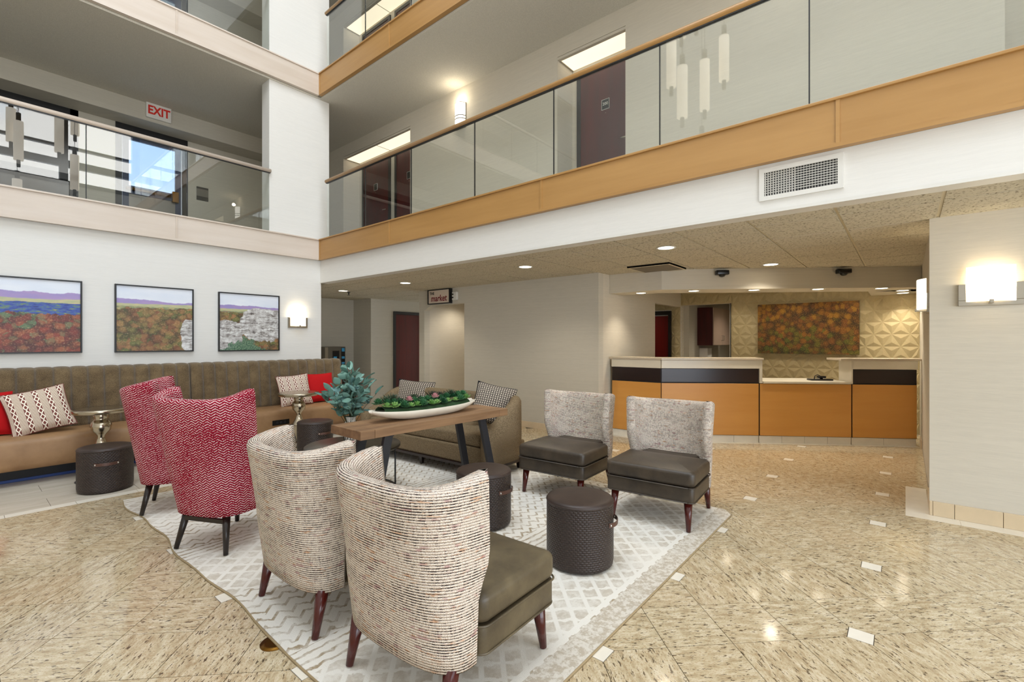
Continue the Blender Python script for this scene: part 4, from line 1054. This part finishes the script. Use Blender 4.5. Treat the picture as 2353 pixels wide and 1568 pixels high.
# ---- landscape pictures
def landscape(name, seed, rock):
    g = G(name); x = g.xyz(g.co('UV')); u, v = x[0], x[1]
    us = g.math('ADD', u, seed*3.1); p = g.comb(us, v, 0.)
    wx = g.math('MULTIPLY', g.math('SUBTRACT', g.noise(g.mp(p, (14, 14, 1)), 1., 3), .5), .10)
    wy = g.math('MULTIPLY', g.math('SUBTRACT', g.noise(g.mp(p, (14, 14, 1), loc=(5, 3, 0)), 1., 3), .5), .10)
    q = g.comb(g.math('ADD', us, wx), g.math('ADD', v, wy), 0.)
    def above(base, amp, ns, sd):
        n = g.noise(g.comb(g.math('MULTIPLY', us, ns), sd, 0.), 1., 5, .6)
        return g.step(g.math('SUBTRACT', v, g.math('MULTIPLY_ADD', n, amp, base)), -.006, .006)
    sky = g.mix(g.noise(g.mp(p, (2, 6, 1)), 1., 3), L(206, 216, 234), L(238, 240, 244))
    hz = g.mix(g.noise(g.mp(p, (3, 14, 1)), 1., 3), L(126, 132, 196), L(186, 150, 186))
    crown = g.vor(g.mp(q, (11, 14, 1)), 1., 'Distance'); cid = g.xyz(g.vor(g.mp(q, (11, 14, 1)), 1., 'Color'))[0]
    tex = g.noise(g.mp(p, (46, 46, 1)), 1., 5, .75); big = g.noise(g.mp(p, (4, 5, 1)), 1., 2)
    red = [(.15, L(66, 96, 58)), (.3, L(146, 66, 48)), (.45, L(108, 48, 46)), (.58, L(160, 92, 62)), (.70, L(84, 116, 84)), (.82, L(178, 128, 78))]
    gold = [(.15, L(66, 84, 50)), (.32, L(142, 112, 70)), (.46, L(104, 112, 62)), (.58, L(160, 120, 76)), (.70, L(128, 84, 58)), (.82, L(80, 78, 50))]
    fac = g.math('ADD', g.math('ADD', g.math('MULTIPLY', cid, .40), g.math('MULTIPLY', big, .35)), g.math('MULTIPLY', tex, .25))
    trees = g.ramp(fac, red if seed == 1 else gold)
    trees = g.mix(g.math('MULTIPLY', g.step(crown, .3, .85), .65), trees, L(40, 32, 30))
    trees = g.mix(g.math('MULTIPLY', g.step(tex, .53, .70), .55), trees, L(224, 190, 150))
    trees = g.mix(g.math('MULTIPLY', g.step(tex, .46, .32), .6), trees, L(36, 30, 26))
    mm = g.noise(g.mp(p, (10, 30, 1)), 1., 5, .65)
    mid = g.ramp(mm, [(.34, L(30, 50, 110)), (.5, L(58, 84, 168)), (.62, L(96, 130, 96)), (.72, L(190, 150, 100))] if seed == 1 else [(.34, L(150, 104, 96)), (.5, L(120, 140, 104)), (.66, L(210, 180, 128))])
    c = trees
    c = g.mix(above(.44 if seed == 1 else .58, .18, 7., seed+.5), c, mid)
    c = g.mix(above(.66, .06, 3., seed+1.7), c, g.mix(g.noise(g.mp(p, (8, 40, 1)), 1., 4), L(222, 196, 150), L(130, 168, 130)))
    c = g.mix(above(.71, .06, 2., seed+2.2), c, hz)
    c = g.mix(above(.70, .26 if seed == 1 else .18, 1.5, seed+3.1), c, sky)
    if rock:
        rn = g.math('SUBTRACT', g.noise(g.mp(p, (9, 7, 1)), 1., 4, .6), .5)
        def blob(cu, cv, ru, rv):
            du = g.math('MULTIPLY', g.math('SUBTRACT', u, cu), 1/ru); dv_ = g.math('MULTIPLY', g.math('SUBTRACT', v, cv), 1/rv)
            d = g.math('ADD', g.math('POWER', g.math('ABSOLUTE', du), 2.6), g.math('POWER', g.math('ABSOLUTE', dv_), 2.6))
            return g.math('SUBTRACT', 1., g.math('MULTIPLY_ADD', rn, 1.3, d))
        e = g.math('MAXIMUM', blob(.74, .46, .40, .31), blob(.10, .27, .28, .26)) if rock == 1. else blob(.99, .25, .16, .27)
        lay = g.noise(g.mp(q, (5, 30, 1)), 1., 5, .7); lit = g.noise(g.mp(p, (16, 9, 1)), 1., 3)
        rc = g.ramp(g.math('ADD', g.math('MULTIPLY', lay, .75), g.math('MULTIPLY', lit, .25)), [(.36, L(66, 60, 56)), (.45, L(156, 150, 146)), (.60, L(226, 226, 224))])
        c = g.mix(g.step(e, -.02, .06), c, rc)
        if rock == 1.: c = g.mix(g.math('MULTIPLY', g.step(g.math('MULTIPLY_ADD', rn, .5, g.math('SUBTRACT', .20, g.math('ABSOLUTE', g.math('SUBTRACT', g.math('ADD', v, g.math('MULTIPLY', g.math('ABSOLUTE', g.math('SUBTRACT', u, .4)), .5)), .02)))), -.01, .03), .95), c, g.mix(g.step(tex, .4, .6), L(40, 84, 66), L(120, 150, 120)))
    MAT[name] = g.fin(c, .45); return name
def picture(label, xa, xb, za, zb, m):
    t = T('landscape_picture', label, 'picture', (xa, YW, za), 0, 'framed landscape pictures')
    w, h = xb-xa, zb-za; fr = .016; dp = .04
    for n_, (a, b_, c, d_) in (('side', (0, fr, 0, h)), ('side', (w-fr, w, 0, h)), ('rail', (fr, w-fr, 0, fr)), ('rail', (fr, w-fr, h-fr, h))):
        box('frame_'+n_, 'dark_frame', a, b_, -dp, -.002, c, d_, t, .002, 1)
    b = B(); uvquad(b, [(fr,-.024,fr),(w-fr,-.024,fr),(w-fr,-.024,h-fr),(fr,-.024,h-fr)])
    b.box(fr, w-fr, -.023, -.004, fr, h-fr); b.build('canvas', m, t)
picture('framed landscape of blue hills above red autumn trees', .165, 1.03, 1.278, 2.142, landscape('art_hills', 1, 0.))
picture('framed landscape of golden treetops with a little rock at its right', 1.335, 2.19, 1.275, 2.142, landscape('art_trees', 2, .6))
picture('framed landscape of layered white rocks, nearest the wall lamp', 2.50, 3.365, 1.268, 2.135, landscape('art_rocks', 4, 1.))

# ---- wall sconces with a U shaped plate
def sconce(label, loc, rz, w=.25, h=.31, plate_w=.32, plate_h=.17):
    """wall is at local +y side ; lamp projects to -y"""
    t = T('wall_sconce', label, 'wall lamp', loc, rz, 'opal glass wall lamps')
    b = B(); n = 12; rings = []
    for k in range(n+1):
        a = -1+2*k/n; x = a*w/2; d = .035+.055*math.cos(a*PI/2)
        rings.append([(x, -d, 0), (x, -d-.004, .004), (x, -d-.004, h-.004), (x, -d, h), (x, -d+.006, h), (x, -d+.006, 0)])
    b.loft(rings).build('shade', 'shade_glow', t)
    pl = B().box(-plate_w/2, plate_w/2, -.028, 0, -.03, .012).box(-plate_w/2, -w/2-.0, -.028, 0, .012, plate_h-.03).box(w/2, plate_w/2, -.028, 0, .012, plate_h-.03).build('plate', 'nickel', t, .002, 1)
    box('clip', 'nickel', -.012, .012, -.105, -.02, -.016, .012, t, .003, 1)
    l = bpy.data.lights.new('sconce_bulb', 'POINT'); l.energy = 3; l.color = (1, .86, .62); l.shadow_soft_size = .03
    lo = bpy.data.objects.new('sconce_bulb', l); C.objects.link(lo); lo.parent = t; lo.location = (0, -.045, h*.5)
sconce('lit wall lamp on the white wall beside the rocky landscape picture', (3.665, YW, 1.665), 0)
sconce('lit wall lamp on the front face of the right pillar', (5.15, -.50, 1.725), -PI/2, .27, .27, .36, .17)
sconce('lit wall lamp on the side of the pillar facing the reception', (5.62, -.17, 1.70), PI, .27, .27, .36, .17)
# corridor sconces upstairs (half drum with bands)
def band_sconce(label, loc):
    t = T('corridor_sconce', label, 'wall lamp', loc, 0, 'banded corridor wall lamps')
    r, h = .10, .36
    def half(r_, z0, z1): return [(-r_*math.cos(PI*k/16-PI/2)*1., r_*math.sin(PI*k/16-PI/2), z) for k in range(17) for z in (z0,)]
    for z0, z1, m, nm, rr in ((.0,.10,'sconce_white','shade',r),(.115,.15,'sconce_white','shade',r),(.165,h,'sconce_white','shade',r),(.10,.115,'nickel','band',r+.004),(.15,.165,'nickel','band',r+.004),(-.012,0,'nickel','band',r+.004),(h,h+.008,'nickel','band',r+.004)):
        pts = [(-rr*math.cos(PI*k/16-PI/2), rr*math.sin(PI*k/16-PI/2)) for k in range(17)]
        B().prism(pts, z0, z1).build(nm, m, t)
    box('back_plate', 'nickel', -.012, 0, -.11, .11, -.03, h+.01, t)
    l = bpy.data.lights.new('sconce_bulb', 'POINT'); l.energy = 4; l.color = (1, .88, .68); l.shadow_soft_size = .04
    lo = bpy.data.objects.new('sconce_bulb', l); C.objects.link(lo); lo.parent = t; lo.location = (-.14, 0, h+.05)
band_sconce('banded white wall lamp between the doors of the second floor corridor', (XH, 5.53, 4.89))
band_sconce('banded white wall lamp of the third floor corridor', (XH, 5.53, 4.89+2.78))
band_sconce('banded white wall lamp further along the second floor corridor', (XH, .6, 4.89))
# ---- recessed doorways upstairs: luminous panel and doors
def doorway(z, ya, yb_, doors, tagn, wd):
    x0 = XH+.005; x1 = XH+.38; zt = z+2.515-.004
    t = T('luminous_panel', f'glowing ceiling panel above the {wd} of the {tagn} floor corridor', 'ceiling light', (x0, ya, zt), 0, 'glowing doorway ceiling panels')
    n = 2 if yb_-ya > 1.5 else 1
    w = (yb_-ya-.04)/n
    for k in range(n): box('diffuser', 'panel_glow', .05, x1-x0-.01, .02+k*w+.006, .02+(k+1)*w-.006, -.03, -.022, t)
    box('frame', 'wall_cream', .0, .05, .0, yb_-ya, -.035, 0, t); 
    for k in range(n+1): box('divider', 'wall_cream', .05, x1-x0, min(max(0, .02+k*w-.006), yb_-ya-.012), min(.02+k*w+.006, yb_-ya), -.034, -.015, t)
    zr = z+.352-.05
    return zr
def room_door(name, label, y0_, y1_, zr, num, wd=.06):
    d = stE(name, label, (XH+.38, 0, zr)); hh = 2.06
    box('jamb', 'door_frame', -.03, .0, y0_, y0_+wd, 0, hh+.06, d); box('jamb', 'door_frame', -.03, 0, y1_-wd, y1_, 0, hh+.06, d); box('head', 'door_frame', -.03, 0, y0_+wd, y1_-wd, hh, hh+.06, d)
    lf = box('leaf', 'mahogany', -.018, -.001, y0_+wd, y1_-wd, 0, hh, d)
    ym = (y0_+y1_)/2
    pl = box('number_plate', 'black_plastic', -.026, -.018, ym-.055, ym+.055, 1.47, 1.60, d, .003, 1)
    box('plate_frame', 'white_metal', -.0265, -.02, ym-.059, ym-.055, 1.466, 1.604, pl); box('plate_frame', 'white_metal', -.0265, -.02, ym+.055, ym+.059, 1.466, 1.604, pl); box('plate_frame', 'white_metal', -.0265, -.02, ym-.055, ym+.055, 1.60, 1.604, pl); box('plate_frame', 'white_metal', -.0265, -.02, ym-.055, ym+.055, 1.466, 1.47, pl)
    if num: text_mesh('number', num, .055, 'sign_white', pl, (-.0275, ym, 1.54), (PI/2, 0, -PI/2), .0008)
    B().tube([(-.022, ym, 1.42), (-.018, ym, 1.42)], .006, 8).build('peephole', 'chrome', d)
    B().tube([(-.06, y0_+wd+.05, 1.0), (-.06, y0_+wd+.15, 1.0)], .009, 8).build('handle', 'nickel', lf)
k = 5
for (z, lv) in ((F1[0], 'second'), (F2[0], 'third')):
    zr = doorway(z, 6.85, 9.09, 2, lv, 'paired doors'); doorway(z, 2.64, 3.65, 1, lv, 'single door'); doorway(z, -1.6, -.6, 1, lv, 'nearest door')
    room_door(f'door_{k}', f'dark red guest room door numbered 200 on the {lv} floor' if lv == 'second' else 'dark red guest room door in the single doorway on the third floor', 2.66, 3.56, zr, '200' if lv == 'second' else '')
    room_door(f'door_{k+1}', f'left dark red door of the pair in the {lv} floor doorway', 7.95, 8.95, zr, '')
    room_door(f'door_{k+2}', f'right dark red door of the pair in the {lv} floor doorway', 6.90, 7.80, zr, '')
    k += 3
# ---- signs
ex = T('exit_sign', 'white exit sign with red letters hanging above the landing door', 'sign', (2.35, 10.05, 5.285))
box('housing', 'sign_white', -.18, .18, -.05, 0, 0, .255, ex, .006)
text_mesh('letters', 'EXIT', .20, 'sign_red', ex, (0, -.052, .128), (PI/2, 0, 0), .002, 0, .78, .006)
ms = T('market_sign', 'black framed sign reading the market above the wall opening', 'sign', (XM, 6.89, 2.135))
box('board', 'tan_print', -.06, 0, -.30, .30, .01, .27, ms)
for a, b_, c, d_ in ((-.32,-.295,0,.28),(.295,.32,0,.28),(-.295,.295,0,.016),(-.295,.295,.264,.28)): box('frame', 'dark_frame', -.07, 0, a, b_, c, d_, ms)
text_mesh('small_word', 'THE', .072, 'dark_frame', ms, (-.0615, .195, .205), (PI/2, 0, -PI/2), .001, 0, 1., .002)
text_mesh('large_word', 'market', .17, 'maroon_print', ms, (-.0615, .0, .105), (PI/2, 0, -PI/2), .001, .12, .92, .003)
el = T('emergency_light', 'small white emergency light beside the market sign', 'emergency light', (XM, 6.47, 2.19))
box('case', 'white_metal', -.05, 0, -.06, .06, 0, .15, el, .006)
for z in (.045, .105): B().tube([(-.05, .03, z), (-.062, .03, z)], .014, 10).build('lamp_head', 'black_plastic', el)
pq = T('wall_plaque', 'small dark plaque on the landing wall beside the glazed door', 'plaque', (3.16, 10.5, 4.28))
box('plate', 'dark_frame', -.1, .1, -.012, 0, -.13, .13, pq, .002, 1); box('band', 'steel', -.1, .1, -.014, -.011, -.05, .09, pq)
# ---- vent grille on the bulkhead
vg = T('vent_grille', 'white air vent grille with vertical louvres on the bulkhead', 'vent', (XB, 0, 0))
y_a, y_b, z_a, z_b = .335, .875, 2.505, 2.755
for a, b_, c, d_ in ((y_a, y_a+.035, z_a, z_b), (y_b-.035, y_b, z_a, z_b), (y_a+.035, y_b-.035, z_a, z_a+.035), (y_a+.035, y_b-.035, z_b-.035, z_b)): box('frame', 'white_metal', -.014, 0, a, b_, c, d_, vg)
box('backing', 'dark_frame', -.003, -.001, y_a+.03, y_b-.03, z_a+.03, z_b-.03, vg)
nl = 26
for i in range(nl):
    y = y_a+.045+(y_b-y_a-.09)*i/(nl-1); tl = .007 if i > 13 else .001
    B().add([(-.013, y-.003, z_a+.035), (-.013, y-.001, z_a+.035), (-.004, y+tl, z_a+.035), (-.004, y+tl-.002, z_a+.035), (-.013, y-.003, z_b-.035), (-.013, y-.001, z_b-.035), (-.004, y+tl, z_b-.035), (-.004, y+tl-.002, z_b-.035)], [(0,1,2,3),(4,5,6,7),(0,1,5,4),(1,2,6,5),(2,3,7,6),(3,0,4,7)]).build('louvre', 'white_metal', vg)
for i in range(9): z = z_a+.055+i*.018; box('damper', 'white_metal', -.004, -.003, y_a+.035, y_b-.035, z, z+.006, vg)
# ---- downlights
def downlight(x, y, z, label, power=26, r=.085, grp='recessed ceiling downlights', ang=2.3):
    t = T('downlight', label, 'downlight', (x, y, z), 0, grp)
    B().lathe([(r,0),(r+.018,0),(r+.018,-.006),(r,-.004),(r-.004,.0)], 32, caps=False).build('trim_ring', 'white_metal', t)
    B().lathe([(.001,-.001),(r-.004,-.001),(r-.004,-.003),(.001,-.003)], 32).build('lens', 'downlight_glow', t)
    l = bpy.data.lights.new('downlight_lamp', 'SPOT'); l.energy = power; l.color = (1, .90, .74); l.spot_size = ang; l.spot_blend = .7; l.shadow_soft_size = .07
    lo = bpy.data.objects.new('downlight_lamp', l); C.objects.link(lo); lo.parent = t; lo.location = (0, 0, -.012)
DL = [((5.03, 8.59), 'hallway beyond the banquette', 16), ((5.04, 6.61), 'ceiling in front of the market sign', 30), ((4.98, 3.93), 'ceiling above the loveseat', 30), ((4.93, 1.97), 'ceiling nearest the bulkhead, right of centre', 34), ((6.88, 1.35), 'ceiling just in front of the soffit', 34), ((6.6, .35), 'ceiling tile beside the pillar lamp', 30)]
for (x, y), w, p in DL[:5]: downlight(x, y, ZC, 'round recessed downlight in the ' + w, p*1.7)
downlight(6.85, 6.85, ZC, 'round recessed downlight inside the market passage', 60)
downlight(8.3, 8.5, ZC, 'round recessed downlight by the dark red hallway door', 20)
for y_ in (.6, 1.5, 2.4): downlight(8.75, y_, ZC, 'unseen downlight added to brighten the reception work area, ' + {.6: 'right', 1.5: 'middle', 2.4: 'left'}[y_], 26)  # added lamps hidden behind the soffit, they brighten the reception wall
downlight(10.4, 2.2, ZC, 'unseen downlight added to brighten the back office', 60)  # added lamp out of view, lifts the dark office opening
downlight(8.8, 4.4, ZC, 'round recessed downlight in the passage behind reception', 40)
# ---- ceiling bits
df = T('air_diffuser', 'grey perforated air diffuser in the ceiling near the soffit', 'vent', (5.86, 2.30, ZC))
box('panel', 'grille_dark', 0, .60, 0, .58, -.020, .006, df); 
for a in ((0,.6,0,.02),(0,.6,.56,.58),(0,.02,.02,.56),(.58,.6,.02,.56)): box('frame', 'tbar', *a, -.024, .0, df)
sp = T('sprinkler', 'small sprinkler head hanging from the hallway ceiling', 'sprinkler', (5.25, 8.75, ZC))
B().lathe([(.001,0),(.035,0),(.035,-.006),(.012,-.01),(.010,-.05),(.001,-.05)], 16).build('body', 'black_metal', sp); B().lathe([(.001,-.06),(.03,-.06),(.03,-.064),(.001,-.064)], 12).build('deflector', 'black_metal', sp)
# ---- reception desk
def section(label, P, Q, high, left_cheek=False, right_cheek=False, dep=.30):
    P, Q = Vector(P), Vector(Q); dv = Q-P; w = dv.length; rz = math.atan2(dv.y, dv.x)
    t = T('reception_desk', label, 'desk', (P.x, P.y, 0), rz, 'reception desk sections')       # local x along the front, +y inward
    e = .004
    box('carcass', 'plinth_dark', e, w-e, .012, dep, .10, .83 if not high else 1.03, t)
    box('front_panel', 'counter_maple', e+.004, w-e-.004, 0, .02, .105, .826, t, .003, 1)
    if high:
        box('dark_band', 'espresso_x', e+.004, w-e-.004, .004, .03, .842, 1.03, t, .002, 1)
        box('upper_band', 'solid_surface', e, w-e, -.012, dep, 1.035, 1.15, t, .002, 1)
        if left_cheek: box('end_cheek', 'solid_surface', -.012, e, -.012, .30, .835, 1.15, t)
        if right_cheek: box('end_cheek', 'solid_surface', w-e, w+.035, -.012, .30, .835, 1.15, t)
    n = max(1, int(w/.30)); tw = (w-2*e)/n
    for k in range(n): box('base_tile', 'cream_stone', e+k*tw+.002, e+(k+1)*tw-.002, .02, .04, .0, .098, t)
    for k in range(n): box('floor_strip', 'cream_stone', e+k*tw+.002, e+(k+1)*tw-.002, -.055, .02, -.003, .0012, t)
    return t
section('short angled maple desk section touching the left wall', PA, PB_, True, dep=.10)
section('long maple desk section with raised dark band, left of the low counter', PB_, PC_, True, right_cheek=True)
section('low maple desk section with cream counter in the middle', PC_, PD, False)
section('maple desk section with raised dark band at the right wall', PD, PE_, True, left_cheek=True)
def worktop(label, pts, z0, z1, m):
    o = tag(B().prism(pts, z0, z1).build('worktop', m, None, .004, 2), label, 'worktop'); return o
def off(p, a, n, t_=0): return (p[0]+a[0]*n+0, p[1]+a[1]*n)
N1 = (nx, ny); dv = (Vector(PB_)-Vector(PA)).normalized(); N0 = (-dv.y, dv.x)
dr = (.562, -.827)
worktop('raised stone worktop over the left desk sections', [off(PA, N0, -.035), off(PB_, N1, -.035), (PC_[0]-N1[0]*.035+dr[0]*.045, PC_[1]-N1[1]*.035+dr[1]*.045), (PC_[0]+N1[0]*.32+dr[0]*.045, PC_[1]+N1[1]*.32+dr[1]*.045), (PB_[0]+N1[0]*.36, PB_[1]+N1[1]*.36), (6.74, 3.43), (6.39,3.43)], 1.152, 1.182, 'quartz_top')
worktop('low cream worktop of the middle desk section', [(PC_[0]-N1[0]*.03+dr[0]*.04, PC_[1]-N1[1]*.03+dr[1]*.04), (PD[0]-N1[0]*.03-dr[0]*.02, PD[1]-N1[1]*.03-dr[1]*.02), (PD[0]+N1[0]*.62-dr[0]*.02, PD[1]+N1[1]*.62-dr[1]*.02), (PC_[0]+N1[0]*.62+dr[0]*.04, PC_[1]+N1[1]*.62+dr[1]*.04)], .832, .862, 'solid_surface')
worktop('raised stone worktop over the right desk section', [(PD[0]-N1[0]*.035-dr[0]*.16, PD[1]-N1[1]*.035-dr[1]*.16), (8.335, -.165), (8.66, -.165), (PD[0]+N1[0]*.32-dr[0]*.16, PD[1]+N1[1]*.32-dr[1]*.16)], 1.152, 1.182, 'quartz_top')
kb = T('card_terminal', 'black keyboard and card terminal on the low counter', 'terminal', (PD[0]-dr[0]*.30+N1[0]*.22, PD[1]-dr[1]*.30+N1[1]*.22, .862), math.atan2(dr[1], dr[0]))
padded(.15, .07, .02, 0, .022, .006).build('keyboard', 'black_plastic', kb); padded(.05, .04, .015, .03, .06, .008, c=(.04, .04)).build('terminal', 'black_plastic', kb)
B().tube([(-.06,.03,.02),(-.04,.05,.06),(.0,.06,.075),(.05,.05,.05)], .006, 6).build('cable', 'black_plastic', kb)
B().tube([(.04,.04,.0),(.04,.04,.035)], .02, 8).build('stand', 'black_plastic', kb)
for i, ((px_, py_), w_) in enumerate([((6.65, 3.04), 'leftmost of the soffit row'), ((6.85, 2.33), 'second from the left in the soffit row'), ((7.28, 1.64), 'third from the left in the soffit row'), ((7.72, .93), 'fourth from the left in the soffit row'), ((8.15, .25), 'fifth from the left in the soffit row'), ((8.70, .03), 'front of the right pair'), ((9.15, .03), 'rear of the right pair')]):
    downlight(px_, py_, 2.14, 'round downlight in the reception soffit, ' + w_, 36, .07, 'reception soffit downlights', 2.0)
def dome(label, s):
    p = Vector((6.40, 2.62)).lerp(Vector((8.36, -.168)), s); rz = math.atan2(-.827, .562)
    t = T('dome_camera', label, 'camera', (p.x, p.y, 2.36), rz, 'black dome cameras on the soffit')
    padded(.085, .05, .02, -.03, .03, .008, c=(0, -.052)).build('housing', 'black_plastic', t)
    B().lathe([(.045,-.025),(.042,-.042),(.028,-.056),(.001,-.062)], 20, c=(0, -.055)).build('dome', 'black_plastic', t)
dome('black dome camera on the left half of the reception soffit', .235); dome('black dome camera on the right half of the reception soffit', .70)
# art behind the desk
g = G('art_autumn'); x = g.xyz(g.co('UV')); p0 = g.comb(g.math('MULTIPLY', x[0], 1.7), x[1], 0.)
jx = g.math('MULTIPLY', g.math('SUBTRACT', g.noise(g.mp(p0, (22, 22, 1)), 1., 3), .5), .5); jy = g.math('MULTIPLY', g.math('SUBTRACT', g.noise(g.mp(p0, (22, 22, 1), loc=(7, 2, 0)), 1., 3), .5), .5)
p = g.comb(g.math('MULTIPLY_ADD', x[0], 19., jx), g.math('MULTIPLY_ADD', x[1], 11., jy), 0.)
cel = g.xyz(g.vor(p, 1., 'Color')); dst = g.vor(p, 1., 'Distance'); tx = g.noise(g.mp(p0, (60, 60, 1)), 1., 4, .75)
kk = g.math('ADD', g.math('MULTIPLY', cel[0], .45), g.math('ADD', g.math('MULTIPLY', g.math('SUBTRACT', 1., x[1]), .34), g.math('MULTIPLY', tx, .16)))
cc = g.ramp(kk, [(.1, L(176, 126, 30)), (.32, L(148, 96, 26)), (.5, L(122, 72, 30)), (.64, L(110, 100, 30)), (.82, L(74, 88, 28)), (1., L(48, 44, 20))])
cc = g.mix(g.math('MULTIPLY', g.step(dst, .28, .88), .8), cc, L(36, 26, 12)); cc = g.mix(g.math('MULTIPLY', g.step(tx, .52, .66), .5), cc, L(220, 172, 84)); cc = g.mix(g.math('MULTIPLY', g.step(tx, .46, .34), .5), cc, L(40, 26, 10))
MAT['art_autumn'] = g.fin(cc, .4)
ar = T('canvas_print', 'canvas print of autumn treetops on the reception wall', 'picture', (XR-.026, 0, 0))
b = B(); uvquad(b, [(-.04, 2.04, 1.20), (-.04, .565, 1.20), (-.04, .565, 2.07), (-.04, 2.04, 2.07)]); b.box(-.0395, 0, .565, 2.04, 1.20, 2.07); b.build('canvas', 'art_autumn', ar)
# hanging cabinet and dispenser in the back office
hc = T('hanging_cabinet', 'hanging cabinet with dark red side and pinkish doors in the back office', 'cabinet', (10.0, 3.0, 1.33))
plain('pink_laminate', L(196, 170, 150), .35)
box('body', 'mahogany', 0, 1.14, .02, .329, 0, .78, hc)
for a in (.004, .572):
    dr_ = box('door', 'pink_laminate', a, a+.564, 0, .019, .004, .776, hc, .002, 1)
    hx = a+.52 if a < .1 else a+.044
    B().tube([(hx, 0, .10), (hx, -.03, .105), (hx, -.03, .20), (hx, 0, .205)], .006, 6).build('handle', 'nickel', dr_)
ds = T('paper_dispenser', 'white paper dispenser under the hanging cabinet', 'dispenser', (10.12, 3.329, .85))
box('case', 'sign_white', 0, .28, -.17, 0, 0, .42, ds, .01); box('slot', 'dark_frame', .06, .22, -.172, -.168, .08, .10, ds)
pf = stE('trim_3', 'dark and white edge trim at the office opening')
box('edge', 'dark_frame', XR+.0, XR+.10, 2.507, 2.522, 0, 2.13, pf); box('edge_strip', 'white_metal', XR+.10, XR+.13, 2.52, 2.56, 0, 2.13, pf)
# ---- drinks dispenser in the hallway
fr_ = T('drinks_dispenser', 'stainless drinks dispenser with blue labels in the hallway', 'dispenser', (5.34, 9.85, 0))
box('cabinet', 'espresso', 0, .55, .02, .54, 0, .72, fr_); body = box('body', 'steel', 0, .49, 0, .5, .72, 1.29, fr_, .012)
box('side_panel', 'nickel', -.005, .06, -.004, .02, .73, 1.28, fr_); box('bay', 'black_plastic', .17, .33, -.006, .004, .80, 1.20, fr_); box('bay_screen', 'screen_blue', .19, .27, -.010, -.004, 1.02, 1.07, fr_)
box('label_strip', 'black_plastic', .38, .47, -.006, .003, .74, 1.27, fr_)
for z, h_ in ((1.18,.08),(1.02,.05),(.90,.04)): box('label', 'screen_blue', .39, .46, -.009, -.004, z, z+h_, fr_)
# ---- hanging pendants of the atrium chandelier (seen mirrored in the balcony glass)
pend = T('pendant_cluster', 'cluster of cylinder pendants hanging high in the atrium', 'chandelier', (1.15, 2.3, 9.2))
B().lathe([(.001,-.04),(.5,-.04),(.5,0),(.001,0)], 40).build('canopy', 'dark_frame', pend)
for (x, y, z0_, z1_) in ((.72,2.75,5.05,5.66),(.80,3.0,4.68,5.38),(1.06,3.25,5.68,6.35),(1.57,2.85,5.43,6.1),(1.54,3.05,4.32,4.98),(.78,3.05,3.72,4.32),(1.2,2.7,6.1,6.75),(1.3,3.3,4.9,5.55),(.9,2.9,6.3,6.95)):
    x, y, z0_, z1_ = x*1.057, y-.7, 1.42+(z0_-1.42)*1.057, 1.42+(z1_-1.42)*1.057
    lx_, ly_, o_ = x-1.15, y-2.3, 9.2
    pz = B().lathe([(.001,z0_-o_),(.07,z0_-o_),(.07,z1_-o_),(.001,z1_-o_)], 24, c=(lx_, ly_)).build('shade', 'pendant_glow', pend)
    B().tube([(lx_, ly_, z1_-o_), (lx_, ly_, z1_+.16-o_)], .035, 10).build('cap', 'dark_frame', pz); B().tube([(lx_, ly_, z0_-.13-o_), (lx_, ly_, z0_-o_)], .028, 10).build('lower_cap', 'dark_frame', pz)
    B().tube([(lx_, ly_, z1_+.16-o_), (lx_, ly_, -.04)], .004, 5).build('cord', 'dark_frame', pz)
